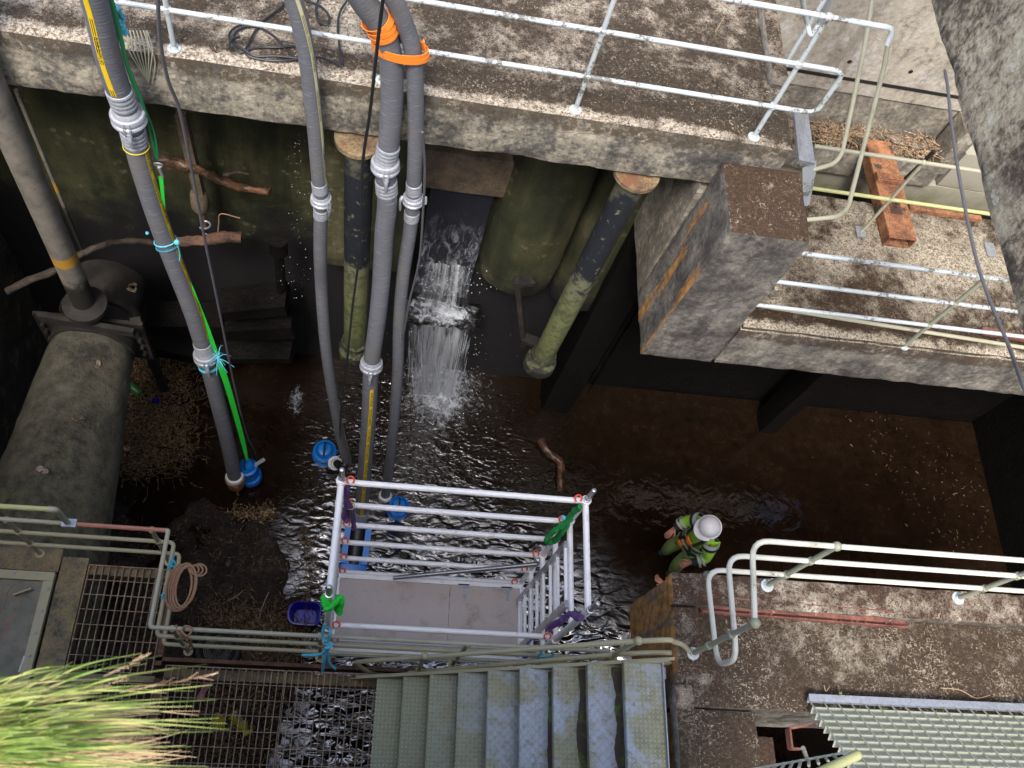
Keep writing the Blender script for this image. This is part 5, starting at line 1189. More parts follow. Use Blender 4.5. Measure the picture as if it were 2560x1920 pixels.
# ================================================================== columns and conduit
def column(label, top_px, bot_px, ztop, R, y=None):
    a = Q(*top_px, h=ztop); bq = Q(*bot_px, y=a.y * 1.0)
    t = thing('round_column', (a.x, a.y, bq.z), label, 'column', 'round iron columns under the walkway')
    n_ = 30; pts = [V(a.x, a.y, ztop).lerp(V(bq.x, a.y, bq.z), i / n_) for i in range(n_ + 1)]
    MB().tube(pts, [R * (1 + .02 * mnoise.noise(p * 3)) for p in pts], 28).build('shaft', MT['algae'], t)
    f = MB().lathe((a.x, a.y, ztop - .03), (0, 0, 1), [(0, R * 1.5), (.005, R * 1.62), (.045, R * 1.62), (.05, R * 1.1)], 32).build('top_flange', MT['lichen'], t)
    b = MB()
    for i in range(8): q = 2 * pi * (i + .3) / 8; b.lathe((a.x + cos(q) * R * 1.34, a.y + sin(q) * R * 1.34, ztop + .012), (0, 0, -1), [(0, .018), (.05, .018), (.055, .012)], 6)
    b.build('bolts', MT['rustd'], f)
    d = (pts[-1] - pts[0]).normalized()
    MB().lathe(pts[-1] - d * .10, d, [(-.10, R * 1.02), (-.09, R * 1.2), (-.06, R * 1.2), (-.05, R * 1.05), (.0, R * 1.1), (.05, R * 1.5), (.16, R * 1.55), (.2, R * 1.35), (.21, R * 1.0)], 32).build('bell_mouth', MT['blackiron'] if 0 else MT['bell'], t)
MT['lichen'] = rusty('lichened_flange', (.26, .21, .11), (.15, .10, .06), (.16, .075, .04))
MT['bell'] = (lambda k: (k.col(k.mix(k.step(k.noise(9, 7, .7), .45, .6), (.02, .02, .016), (.11, .12, .06))), k.bump(k.noise(30, 7, .75), 1.0, .02), k.m)[-1])(M('barnacled_bell', .8))
column('green and black round iron column hanging under the walkway just left of the thick hose', (899, 345), (887, 872), ZWB - .06, .115)
column('green and black round iron column slanting in view beside the square pier', (1592, 432), (1350, 905), ZWB - .06, .115)
# left pipe
a = Q(0, 268, h=5.7); bq = Q(212, 760, y=a.y); R = .105
t = thing('standing_pipe', (a.x, a.y, bq.z), 'grey-brown standing pipe with worn yellow bands at the far left', 'pipe')
MB().tube([V(a.x, a.y, 7.2).lerp(V(bq.x, a.y, bq.z), i / 12) for i in range(13)], R, 26).build('shaft', MT['pipe2'], t)
MB().lathe((bq.x, a.y, bq.z + .03), (0, 0, -1), [(-.03, R * 1.05), (0, R * 1.5), (.02, R * 1.9), (.06, R * 1.9), (.07, R * 1.6), (.16, R * 1.55)], 30).build('foot_flange', MT['blackiron'], t)
# conduit
a_, b_2 = Q(232, 870, h=2.35), Q(95, 1400, h=2.35); ax = (b_2 - a_).normalized()
dA_, dB_ = (a_ - CAMP).length, (b_2 - CAMP).length; r0, r1 = 88 / FPX * dA_, 150 / FPX * dB_
t = thing('mud_conduit', tuple(a_), 'fat tapering conduit caked in dark mud lying along the left side', 'conduit')
pts = []; rs = []
for i in range(41):
    f = i / 40; p = a_.lerp(b_2 + ax * .9, f); pts.append(p + V(0, 0, 0)); rs.append((r0 + (r1 - r0) * f * 1.15) * (1 - .06 * max(0, .03 - f) / .03))
b = MB().tube(pts, rs, 56, ref=(0, 0, 1)); b.v = [p + mnoise.noise_vector(p * 5) * .018 + mnoise.noise_vector(p * 17) * .006 for p in b.v]
b.build('barrel', MT['mud'], t)
MB().tube([a_ - ax * .10, a_ + ax * .02], r0 * 1.02, 40).build('neck', MT['blackiron'], t)
pl = MB().obox(a_ - ax * .14, ax * .02, ax.cross(V(0, 0, 1)).normalized() * r0 * 1.3, V(0, 0, r0 * .92)).build('flange_plate', MT['blackiron'], t)
b = MB(); sd2 = ax.cross(V(0, 0, 1)).normalized()
for s in (-1, 1):
    for z in (-.6, -.2, .2, .6): b.lathe(a_ - ax * .12 + sd2 * s * r0 * 1.14 + V(0, 0, z * r0 * .9), ax, [(0, .02), (.05, .02)], 6)
b.build('bolts', MT['blackiron'], t)
MB().tube([a_ - ax * .15, a_ - ax * .85], r0 * .86, 36).build('valve_body', MT['blackiron'], t)
for k_ in (.35,): MB().tube([a_ - ax * (k_), a_ - ax * (k_ + .07)], r0 * 1.0, 36).build('flange_ring', MT['blackiron'], t)
MB().bar(Q(95, 790, h=2.85), Q(335, 832, h=2.85), .05, .09).build('cross_bar', MT['blackiron'], t)
MB().bar(Q(338, 800, h=2.7), Q(412, 975, h=.4), .10, .06).build('strut', MT['blackiron'], t)
b = MB(); rnd = random.Random(5)
for u, v, s in ((236, 912, .06), (228, 905, .04), (332, 725, .05), (335, 715, .05), (190, 1047, .03), (205, 1045, .025), (102, 1172, .04), (112, 1180, .03)):
    c = Q(u, v, h=2.35 + (r0 if v < 950 else r1) * .95); s_ = [c + V(cos(q * pi / 4) * s * rnd.uniform(.5, 1.3), sin(q * pi / 4) * s * rnd.uniform(.4, 1.0), 0) for q in range(8)]; b.prism(s_, (0, 0, .012))
one(b, 'peeled_patches', MT['pale2'], 'pale peeled patches on the mud-caked conduit', 'patches', kind='stuff')
# thin rods on the back wall at the left
cable([Q(40, 225, y=5.2), Q(120, 420, y=5.2), Q(205, 625, y=5.2)], .018, 'pipe2', 'thin grey rod standing against the wall right of the left pipe', 'rod', 2)
t = thing('wooden_post', tuple(Q(505, 560, y=5.3)), 'greenish timber post fixed to the wall behind the left hoses', 'post')
MB().bar(Q(452, 280, y=5.5), Q(498, 480, y=5.5), .09, .09, (0, 1, 0)).build('timber', MT['plank'], t)
MB().lathe(Q(495, 478, y=5.5), (0, 0, -1), [(0, .06), (.03, .08), (.22, .09), (.28, .07)], 14).build('knuckle', MT['plank'], t)
MB().tube([Q(503, 520, y=5.5), Q(512, 568, y=5.5)], .035, 12).build('stub_pipe', MT['rustd'], t)
MB().torus(Q(510, 562, y=5.4), (0, .3, 1), .06, .010, 18, 6, .6, 2.6).build('hoop', MT['galv'], t)
cable([Q(508, 582, y=5.4), Q(540, 592, y=5.4), Q(547, 560, y=5.4), Q(552, 535, y=5.4), Q(600, 545, y=5.4)], .006, 'rope_br', 'stiff brown wire bent across the wall behind the left hoses', 'wire')
# driftwood and branches
def log(pts, rs, label, m='wood', nm='driftwood'):
    P_ = smooth(pts, 6); n_ = len(P_); rr = [rs[0] + (rs[1] - rs[0]) * i / (n_ - 1) for i in range(n_)]; b = MB().tube(P_, rr, 12); b.v = [p + mnoise.noise_vector(p * 14) * rs[0] * .35 for p in b.v]
    return one(b, nm, MT[m], label, 'wood')
log([Q(18, 728, y=4.6), Q(75, 700, y=4.7), Q(140, 675, y=4.75), Q(205, 635, y=4.9), Q(260, 612, y=5.0), Q(330, 603, y=5.1), Q(400, 608, y=5.2)], (.036, .028), 'long bent grey branch caught behind the standing pipe at the left')
log([Q(440, 604, y=5.3), Q(520, 600, y=5.3), Q(560, 592, y=5.3), Q(604, 596, y=5.3)], (.05, .06), 'rusty brown pipe-like log behind the left hoses at mid height', 'rustd')
log([Q(405, 398, y=5.5), Q(455, 410, y=5.45), Q(510, 430, y=5.45), Q(560, 455, y=5.45), Q(620, 472, y=5.45), Q(675, 480, y=5.4)], (.055, .03), 'broken orange-brown branch wedged against the wall near the top left', 'woodr')
log([Q(560, 438, y=5.4), Q(590, 430, y=5.4), Q(622, 436, y=5.4)], (.02, .012), 'small pale wet stick above the broken orange-brown branch')
log([Q(1354, 1100, h=.06), Q(1365, 1125, h=.07), Q(1392, 1147, h=.06), Q(1402, 1160, h=.05), Q(1400, 1190, h=.05), Q(1402, 1225, h=.03)], (.055, .045), 'reddish crooked driftwood floating in the middle of the water', 'woodr')
for i, (u0, v0, u1, v1, w_) in enumerate(((375, 790, 560, 800, .24), (570, 808, 735, 800, .22), (385, 845, 545, 880, .2), (555, 870, 735, 872, .16), (560, 760, 720, 745, .2))):
    q0, q1 = Q(u0, v0, y=5.25), Q(u1, v1, y=5.25)
    b = MB().bar(q0, q1, .35, w_ * .9); b.v = [p + mnoise.noise_vector(p * 5) * .05 for p in b.v]
    one(b, 'sunk_timber', MT['wet'], ('black wet timber baulk', 'second black wet timber baulk', 'lower left black baulk', 'lower black baulk near the water', 'topmost black baulk')[i] + ' by the wall, ' + ('upper left one', 'upper right one', 'touching the reed heap', 'right of the green strap', 'above the others')[i], 'timber', 'sunk baulks')
# the black pipe-shaped stump on the dark wall
one(MB().lathe(Q(695, 600, y=5.3), (0, 0, -1), [(0, .09), (.2, .095), (.24, .05), (1.2, .05)], 16), 'valve_stem', MT['wet'], 'black rounded valve stem against the dark wall beside the trickle', 'valve')
# ================================================================== debris and small rubbish
pts = [Q(u, v, h=.02) for u, v in ((300, 930), (330, 960), (380, 940), (340, 1000), (400, 1020), (330, 1060), (390, 1080), (300, 1110), (350, 1130), (400, 1130), (330, 1160), (440, 1050), (430, 900), (440, 960), (455, 870), (445, 1120), (300, 1020), (360, 890), (320, 1090))]
one(sticks(pts, 4200, (.02, .2), 11, .0034, .17, (.0, .11), tilt=.15), 'reed_heap', MT['straw'], 'heap of brown broken reeds floating beside the mud-caked conduit', 'reeds', kind='stuff')
pts = [Q(u, v, h=.03) for u, v in ((590, 1280), (620, 1285), (650, 1290), (670, 1278))]
one(sticks(pts, 170, (.03, .16), 12, .004, .05, (.0, .03), tilt=.1), 'reed_wisp', MT['straw'], 'small wisp of pale reeds below the bronze coupling', 'reeds', kind='stuff')
pts = [Q(u, v, h=.03) for u, v in ((765, 1350), (770, 1400), (785, 1430), (780, 1460), (760, 1490), (775, 1515))]
one(sticks(pts, 150, (.04, .16), 13, .004, .07, (.0, .03), tilt=.1), 'reed_wisp', MT['straw'], 'scattered straw between the bucket and the scaffold tower', 'reeds', kind='stuff')
pts = [Q(u, v, h=.04) for u, v in ((560, 1560), (600, 1560), (640, 1570), (680, 1590), (720, 1580), (600, 1620), (660, 1630), (540, 1600), (720, 1630), (560, 1700), (620, 1720), (580, 1780), (500, 1740), (520, 1800), (640, 1760), (700, 1700), (480, 1860), (560, 1860), (640, 1880), (700, 1600))]
one(sticks(pts, 3000, (.02, .2), 14, .004, .15, (.0, .08), tilt=.15), 'reed_heap', MT['straw'], 'heap of dark reeds and rubbish on the silt under the lower gratings', 'reeds', kind='stuff')
pts = [Q(u, v, h=.01) for u, v in ((2150, 1060), (2200, 1040), (2230, 1100), (2300, 1120), (2330, 1180), (2370, 1220), (2330, 1300), (2290, 1250), (2420, 1290), (2380, 1340), (2440, 1230), (2480, 1330), (2250, 1180))]
one(sticks(pts, 170, (.015, .055), 15, .0022, .3, (.0, .01), tilt=.02), 'floating_leaves', MT['straw'], 'thin leaves and straws floating on the dark water at the far right', 'leaves', kind='stuff')
pts = [Q(u, v, h=.035) for u in range(300, 780, 60) for v in range(1300, 1600, 60)]
one(sticks(pts, 220, (.02, .12), 16, .0025, .2, (.0, .01), tilt=.05), 'loose_straw', MT['straw'], 'thin loose straws scattered over the bare silt', 'straw', kind='stuff')
for pp, lab in (([(570, 1500), (590, 1492), (606, 1478)], 'curved pale twig on the silt left of the bucket'), ([(545, 1560), (553, 1545), (552, 1528)], 'short pale stick above the dumped tyre'), ([(645, 1560), (655, 1520), (672, 1480)], 'long thin green stem standing on the silt')):
    twig([Q(u, v, h=.06) for u, v in pp], .010, lab)
# bucket
c = Q(764, 1545, h=.05); t = thing('mop_bucket', tuple(c), 'violet plastic mop bucket with a pouring lip, left of the scaffold', 'bucket')
def bring(z, s): 
    out = []
    for q in range(32):
        a = 2 * pi * q / 32; sx_, sy_ = cos(a), sin(a); e_ = .45; x = abs(sx_) ** e_ * (1 if sx_ > 0 else -1) * .165; y = abs(sy_) ** e_ * (1 if sy_ > 0 else -1) * .125
        if sx_ < -.6: y *= .55 + .45 * (1 + sx_) / .4; x *= 1.12
        out.append(c + V(x * s, y * s, z))
    return out
rings = [bring(0.0, .72), bring(.02, .76), bring(.24, .98), bring(.245, 1.08), bring(.26, 1.08), bring(.262, .98), bring(.24, .94), bring(.03, .72)]
b = MB(); b.add([p for r in rings for p in r], [(i * 32 + k, i * 32 + (k + 1) % 32, (i + 1) * 32 + (k + 1) % 32, (i + 1) * 32 + k) for i in range(7) for k in range(32)] + [tuple(range(31, -1, -1)), tuple(7 * 32 + k for k in range(32))])
b.build('tub', MT['bucket'], t)
MB().tube(smooth([c + V(.04, .135, .25), c + V(0, .10, .275), c + V(0, -.10, .275), c + V(.04, -.135, .25)], 5), .004, 6).build('handle', MT['dark'], t)
# tyre and hub
c = Q(545, 1625, h=.08); t = thing('dumped_tyre', tuple(c), 'dumped black tyre with a glinting wire-spoked rim below the left railing', 'tyre')
MB().torus(c + V(0, 0, .02), (.1, .1, 1), .22, .055, 40, 12).build('tyre', MT['rubber'], t)
b = MB()
for k_ in range(4): b.torus(c + V(0, 0, .05), (.1, .12, 1), .15 - .02 * k_, .006, 30, 5)
for k_ in range(14): a = 2 * pi * k_ / 14; b.tube([c + V(0, 0, .06), c + V(cos(a) * .15, sin(a) * .15, .04)], .003, 4)
b.build('rim', MT['spigot'], t)
# flip-flop, shoe sole, gloves, bottle, can
def sole(c, ang, L, m, name, label, cat):
    d = V(cos(ang), sin(ang), 0); s = V(-sin(ang), cos(ang), 0); pr = [(-.5, .0), (-.46, .13), (-.3, .17), (-.05, .12), (.2, .17), (.4, .18), (.49, .1), (.5, 0)]
    poly = [c + d * x * L + s * y * L for x, y in pr] + [c + d * x * L - s * y * L for x, y in pr[1:-1]][::-1]
    return one(MB().prism(poly, (0, 0, .018)), name, MT[m], label, cat)
f = sole(Q(306, 1115, h=.13), radians(155), .21, 'skinpink', 'flip_flop', 'tan flip-flop lying on the reeds beside the conduit', 'shoe')
child(MB().tube(smooth([Q(300, 1117, h=.15), Q(311, 1112, h=.18), Q(318, 1120, h=.15)], 5), .007, 6).tube(smooth([Q(300, 1117, h=.15), Q(308, 1108, h=.18), Q(316, 1108, h=.15)], 5), .007, 6), 'strap', 'dark', f)
sole(Q(510, 1726, h=.12), radians(72), .24, 'pink', 'shoe_sole', 'pink shoe sole lying under the lower left grating', 'shoe')
def crumple(c, r, m, name, label, cat, sq=(1, 1, .5), f=14):
    b = MB().ball(c, r, 20, sq); b.v = [p + mnoise.noise_vector(p * f) * r * .5 for p in b.v]; return one(b, name, MT[m], label, cat)
crumple(Q(545, 1803, h=.12), .085, 'yellow', 'yellow_bag', 'crumpled yellow plastic scrap under the lower grating, left piece', 'rubbish')
b = MB().tube(smooth([Q(580, 1785, h=.12), Q(597, 1805, h=.13), Q(622, 1835, h=.12)], 6), [.05 + .02 * sin(i * 1.7) for i in range(13)], 12, squash=.6); b.v = [p + mnoise.noise_vector(p * 12) * .03 for p in b.v]
one(b, 'yellow_glove', MT['yellow'], 'long crumpled yellow glove under the lower grating, right piece', 'glove')
one(MB().tube([Q(588, 1782, h=.2), Q(607, 1805, h=.2)], .008, 6), 'blue_pen', MT['blue'], 'thin blue and white tube across the yellow glove', 'tube')
crumple(Q(432, 1770, h=.1), .07, 'navy', 'blue_rag', 'dark blue rag under the steel beam between the gratings', 'rag')
log([Q(595, 1755, h=.1), Q(630, 1790, h=.1), Q(655, 1830, h=.1)], (.045, .03), 'grey flattened board end in the rubbish under the lower grating')
log([Q(664, 1748, h=.08), Q(650, 1775, h=.08)], (.05, .04), 'short pale log in the rubbish under the lower grating')
c0, c1 = Q(311, 950, h=.17), Q(350, 985, h=.15); d = (c1 - c0)
one(MB().lathe(c0, d, [(0, .018), (.03, .02), (.04, .03), (.07, .055), (d.length - .03, .055), (d.length, .035)], 16), 'plastic_bottle', MT['net'], 'crushed green plastic bottle on the reeds beside the conduit', 'bottle')
one(MB().lathe(Q(382, 1000, h=.15), (1, -.2, .2), [(0, .02), (.005, .03), (.07, .03), (.075, .024)], 14), 'drink_can', MT['bucket'], 'blue and white crushed can on the reeds beside the conduit', 'can')
# ================================================================== falling water and foam
def foam_pos(name, a0, a1, sc, col=(.75, .8, .86), mx=1.0):
    k = M(name, .3); k.col(col); us = k.sep(k.uv()); e = k.math('ABSOLUTE', k.math('SUBTRACT', us[0], .5))
    n_ = k.math('SUBTRACT', k.noise(sc, 7, .72, None, .8), k.math('MULTIPLY', k.math('MULTIPLY', e, e), 1.1))
    k._in(k.b.inputs['Alpha'], k.math('MULTIPLY', k.step(n_, a0, a1), mx)); return k.m
MT['foam'] = foam_pos('splash_foam', .30, .66, 10, col=(.6, .65, .72))
MT['foam2'] = foam_pos('thin_foam', .38, .64, 13, col=(.55, .6, .68), mx=.5)
def patch(c, rx, ry, z0, amp, seed=0, n=44):
    b = MB(); vs = []; uv = []
    R_ = [i / 16 for i in range(17)]
    for r in R_:
        for k_ in range(n):
            a = 2 * pi * k_ / n; x, y = c.x + cos(a) * rx * r, c.y + sin(a) * ry * r
            vs.append(V(x, y, z0 + .45 * amp * (1 - r) * (.5 + abs(mnoise.noise(V(x * 9, y * 9, seed)))) )); uv.append((.5 + .5 * r, 0))
    fs = [(i * n + k_, i * n + (k_ + 1) % n, (i + 1) * n + (k_ + 1) % n, (i + 1) * n + k_) for i in range(16) for k_ in range(n)]
    b.add(vs, fs, [[uv[j] for j in f] for f in fs]); return b
fc = Q(1095, 975, h=0); MT['film2'] = foam_m('gate_film', .36, .74, (12, .9, 1), .5).m
one(patch(fc, .52, .70, .015, .10), 'splash_foam', MT['foam'], 'white splash where the gate water hits the pool', 'foam', kind='stuff')
one(patch(fc + V(.05, .1, 0), .85, .95, .012, .02, 5), 'thin_foam', MT['foam2'], 'thin foam flecks round the white splash', 'foam', kind='stuff')
f2 = Q(740, 1005, h=0); one(patch(f2, .14, .34, .012, .05, 7), 'splash_foam', MT['foam2'], 'small white splash under the trickle between the two left hoses', 'foam', kind='stuff')
# water over the gate foot, then off the ledge
def sheet(xa0, xa1, pa, xb0, xb1, pb, sag, seed):
    b = MB(); nu, nv = 26, 30; vs = []; uv = []
    for j in range(nv + 1):
        f = j / nv; y = pa[0] + (pb[0] - pa[0]) * (f ** .5); z = pa[1] + (pb[1] - pa[1]) * f
        for i in range(nu + 1):
            g_ = i / nu; x = (xa0 + (xa1 - xa0) * g_) * (1 - f) + (xb0 + (xb1 - xb0) * g_) * f
            vs.append(V(x, y + .04 * mnoise.noise(V(x * 12, seed, z * 1.5)), z)); uv.append((g_, f * (pa[1] - pb[1])))
    fs = [(j * (nu + 1) + i, j * (nu + 1) + i + 1, (j + 1) * (nu + 1) + i + 1, (j + 1) * (nu + 1) + i) for j in range(nv) for i in range(nu)]
    b.add(vs, fs, [[uv[q] for q in f] for f in fs]); return b
yl = YB - .54
l0, l1 = Q(1022, 745, y=yl), Q(1208, 760, y=yl); m0, m1 = Q(1015, 985, h=0), Q(1150, 990, h=0)
one(sheet(gx0 + .05, gx1 - .02, (YB - .15, 2.75), gx0, gx1 + .05, (YB - .34, 2.06), 0, 4), 'falling_water', MT['film2'], 'white water sliding off the foot of the sluice gate onto the ledge', 'waterfall', kind='stuff')
wf = one(sheet(l0.x, l1.x, (yl, 2.05), m0.x, m1.x, (m0.y, 0), 0, 1), 'waterfall', MT['fall'], 'curtain of white water falling from the ledge under the sluice gate', 'waterfall', kind='stuff')
rnd = random.Random(21); b = MB()
for k_ in range(260):
    g_ = rnd.betavariate(1.5, 1.5); za = rnd.uniform(.4, 2.0); zb_ = za - rnd.uniform(.1, .8)
    def pp(z):
        f = 1 - z / 2.02; return V((l0.x + (l1.x - l0.x) * g_) * (1 - f) + (m0.x + (m1.x - m0.x) * g_) * f, yl + (m0.y - yl) * max(0, f) ** .5 - .02, max(.02, z))
    b.tube([pp(za), pp((za + zb_) / 2), pp(zb_)], [.0008, rnd.uniform(.0012, .0042), .0008], 5)
for k_ in range(420):
    g_ = rnd.gauss(.5, .45); z = rnd.uniform(.05, 2.0); f = 1 - z / 2.02
    p = V((l0.x + (l1.x - l0.x) * g_) * (1 - f) + (m0.x + (m1.x - m0.x) * g_) * f, yl + (m0.y - yl) * f ** .5 + rnd.gauss(0, .05), z); b.ball(p, rnd.uniform(.0015, .006), 6)
for k_ in range(170):
    a = rnd.uniform(0, 6.3); r = abs(rnd.gauss(0, .4)); b.ball(fc + V(cos(a) * r, sin(a) * r, rnd.uniform(.02, .25)), rnd.uniform(.002, .007), 6)
for k_ in range(70):
    a = Q(rnd.gauss(1120, 62), rnd.gauss(705, 22), y=YB - rnd.uniform(.2, .7)); b.ball(a, rnd.uniform(.003, .008), 6)
one(b, 'water_droplets', MT['drop'], 'drops and streaks of white water round the curtain of water', 'water drops', kind='stuff')
one(patch(V((l0.x + l1.x) / 2, YB - .34, 0), .52, .27, 2.03, .05, 3), 'ledge_foam', MT['foam'], 'foaming water breaking on the ledge under the sluice gate', 'foam', kind='stuff')
b = MB()
for k_ in range(75):
    v = rnd.uniform(330, 760); u = 742 + rnd.gauss(0, 9 + (v - 330) * .05); b.ball(Q(u, v, y=5.2), rnd.uniform(.0015, .005), 6)
one(b, 'water_droplets', MT['drop'], 'bright drops dripping off the walkway left of the second hose', 'water drops', kind='stuff')

# ================================================================== people
def skinned(name, joints, edges, m, par, sub=2, root=0):
    off = V(*par['_off']); names = list(joints); me = bpy.data.meshes.new(name + '_s')
    me.from_pydata([joints[k][0] - off for k in names], [(names.index(a), names.index(b)) for a, b in edges], [])
    o = bpy.data.objects.new(name + '_s', me); COL.objects.link(o)
    md = o.modifiers.new('skin', 'SKIN'); md.use_smooth_shade = True
    sv = me.skin_vertices[0].data
    for i, k in enumerate(names):
        r = joints[k][1]; sv[i].radius = r if isinstance(r, tuple) else (r, r); sv[i].use_root = (i == root)
    s = o.modifiers.new('sub', 'SUBSURF'); s.levels = sub; s.render_levels = sub
    dg = bpy.context.evaluated_depsgraph_get(); nm = bpy.data.meshes.new_from_object(o.evaluated_get(dg)); nm.name = name
    bpy.data.objects.remove(o); nm.materials.clear(); nm.materials.append(m)
    nm.polygons.foreach_set('use_smooth', [True] * len(nm.polygons))
    r = bpy.data.objects.new(name, nm); COL.objects.link(r); r.parent = par; r['_off'] = list(off); return r
def hand(J, E, w_, dirv, side, key, curl=.5):
    # palm, four unequal bent fingers, and a thumb leaving the side of the palm
    d = dirv.normalized(); s = side.normalized(); n_ = d.cross(s).normalized(); palm = w_ + d * .075
    J[key + 'w'] = (w_, (.026, .020)); J[key + 'p'] = (palm, (.036, .016)); E.append((key + 'w', key + 'p'))
    for i, (o_, L_) in enumerate(((-.03, .072), (-.010, .085), (.011, .078), (.030, .060))):
        a = palm + s * o_ + d * .012; b_ = a + d * L_ * .5 + n_ * -.01 * curl; c = b_ + d * L_ * .35 * (1 - curl * .6) - n_ * L_ * .5 * curl; e_ = c + d * L_ * .1 - n_ * L_ * .45 * curl
        for q, (pt_, r) in enumerate(((a, .0098), (b_, .0092), (c, .0085), (e_, .007))): J[f'{key}f{i}{q}'] = (pt_, r)
        E.append((key + 'p', f'{key}f{i}0')); E += [(f'{key}f{i}{q}', f'{key}f{i}{q + 1}') for q in range(3)]
    a = w_ + d * .03 - s * .03; b_ = a - s * .028 + d * .028; c = b_ + d * .032 - s * .004
    J[key + 't0'] = (a, .013); J[key + 't1'] = (b_, .0105); J[key + 't2'] = (c, .009); E += [(key + 'w', key + 't0'), (key + 't0', key + 't1'), (key + 't1', key + 't2')]
def person(label, hd, f, rs, ls, re, le, rw, lw, rh, lh, pv, rk, lk, rf, lf, look=None, hiv='hivis', helmet=True):
    UP = V(0, 0, 1); f = f.normalized(); rt = f.cross(UP).normalized(); root = V(pv.x, pv.y, min(rf.z, lf.z))
    t = thing('person', tuple(root), label, 'person', None)
    nk = (rs + ls) / 2 + V(0, 0, .05); ch = nk.lerp(pv, .32); be = nk.lerp(pv, .68); rhp = pv + rt * .09 - V(0, 0, .03); lhp = pv - rt * .09 - V(0, 0, .03)
    J = dict(pv=(pv, (.14, .10)), be=(be, (.135, .10)), ch=(ch, (.155, .11)), nk=(nk, (.06, .06)), nk2=(nk.lerp(hd, .4), .052), hd=(hd, (.075, .085)), hd2=(hd + UP * .08, (.072, .082)),
             rs=(rs, .055), re=(re, .042), ls=(ls, .055), le=(le, .042), rhp=(rhp, .085), lhp=(lhp, .085), rk=(rk, .058), lk=(lk, .058), ra=(rf + V(0, 0, .1), .042), la=(lf + V(0, 0, .1), .042), rt=(rf + f * .14, (.045, .03)), lt=(lf + f * .14, (.045, .03)))
    E = [('pv', 'be'), ('be', 'ch'), ('ch', 'nk'), ('nk', 'nk2'), ('nk2', 'hd'), ('hd', 'hd2'), ('ch', 'rs'), ('rs', 're'), ('ch', 'ls'), ('ls', 'le'), ('pv', 'rhp'), ('pv', 'lhp'), ('rhp', 'rk'), ('lhp', 'lk'), ('rk', 'ra'), ('lk', 'la'), ('ra', 'rt'), ('la', 'lt')]
    hand(J, E, rw, rh - rw, (rh - rw).cross(V(0, .2, 1)), 'r', .7); hand(J, E, lw, lh - lw, (lh - lw).cross(V(0, .2, -1)), 'l', .5)
    E += [('re', 'rw'), ('le', 'lw')]
    body = skinned('body', J, E, MT['skin'], t)
    # face: nose, brow and mouth on the front of the head, eyes and ears
    fd = (f * .95 - UP * .35).normalized()
    MB().ball(hd + fd * .088 + UP * .01, .016, 8, (.8, .8, 1.3)).build('nose', MT['skin'], t)
    for s in (-1, 1):
        MB().ball(hd + fd * .072 + rt * .030 * s + UP * .035, .011, 8).build('eye', MT['dark'], t)
        MB().ball(hd + rt * .082 * s, .026, 10, (.5, .9, 1.2)).build('ear', MT['skin'], t)
    MB().ball(hd + fd * .078 - UP * .035, .022, 8, (1.2, 1, .35)).build('mouth', plain('lips', (.30, .10, .08), .5), t)
    MB().ball(hd - f * .03 + UP * .03, .088, 14, (1, 1, .9)).build('hair', plain('brown_hair', (.07, .04, .025), .8), t)
    # jacket
    K = dict(pv=(pv + UP * .02, (.175, .135)), be=(be, (.175, .14)), ch=(ch, (.195, .145)), nk=(nk, (.095, .085)), rs=(rs, .088), rm=(rs.lerp(re, .5), .078), re=(re, .07), rv=(re.lerp(rw, .65), .06), ls=(ls, .088), lm=(ls.lerp(le, .5), .078), le=(le, .07), lv=(le.lerp(lw, .65), .06))
    jk = skinned('jacket', K, [('pv', 'be'), ('be', 'ch'), ('ch', 'nk'), ('ch', 'rs'), ('rs', 'rm'), ('rm', 're'), ('re', 'rv'), ('ch', 'ls'), ('ls', 'lm'), ('lm', 'le'), ('le', 'lv')], MT[hiv], t)
    for a, b_, w1 in ((re, rw, 1), (le, lw, 1)):
        MB().tube([a.lerp(b_, .60), a.lerp(b_, .80), a.lerp(b_, .92)], [.052, .05, .046], 14).build('cuff', MT['navy'], jk)
        for q in (.22, .48): d_ = (b_ - a).normalized(); MB().tube([a.lerp(b_, q) - d_ * .014, a.lerp(b_, q) + d_ * .014], [.081, .077], 18, cap=False).build('reflective_band', MT['refl'], jk)
    for a, b_ in ((rs, re), (ls, le)):
        d_ = (b_ - a).normalized()
        MB().tube([a + d_ * .01, a + d_ * .06], [.101, .098], 18, cap=False).build('shoulder_patch', MT['navy'], jk); MB().tube([a - d_ * .045, a + d_ * .008], [.094, .101], 18, cap=False).build('shoulder_band', MT['refl'], jk)
    ax = (nk - pv).normalized()
    for q in (.45, .78):
        c = pv.lerp(nk, 1 - q); rr = .205 if q < .6 else .195; wrap(c, ax, rt * rr, f * rr * .86, .05, 0, 0).build('reflective_band', MT['refl'], jk)
    # trousers and boots
    T_ = dict(pv=(pv, (.16, .125)), rhp=(rhp, .105), lhp=(lhp, .105), rm=(rhp.lerp(rk, .5), .1), lm=(lhp.lerp(lk, .5), .1), rk=(rk, .09), lk=(lk, .09), ra=(rk.lerp(rf, .75), .075), la=(lk.lerp(lf, .75), .075))
    skinned('trousers', T_, [('pv', 'rhp'), ('pv', 'lhp'), ('rhp', 'rm'), ('rm', 'rk'), ('rk', 'ra'), ('lhp', 'lm'), ('lm', 'lk'), ('lk', 'la')], MT['hivisd'], t)
    for a, b_ in ((rk, rf), (lk, lf)): skinned('boot', dict(a=(a.lerp(b_, .35), .085), b=(b_ + UP * .08, .07), c=(b_ + f * .16 + UP * .03, (.055, .045))), [('a', 'b'), ('b', 'c')], MT['navy'], t)
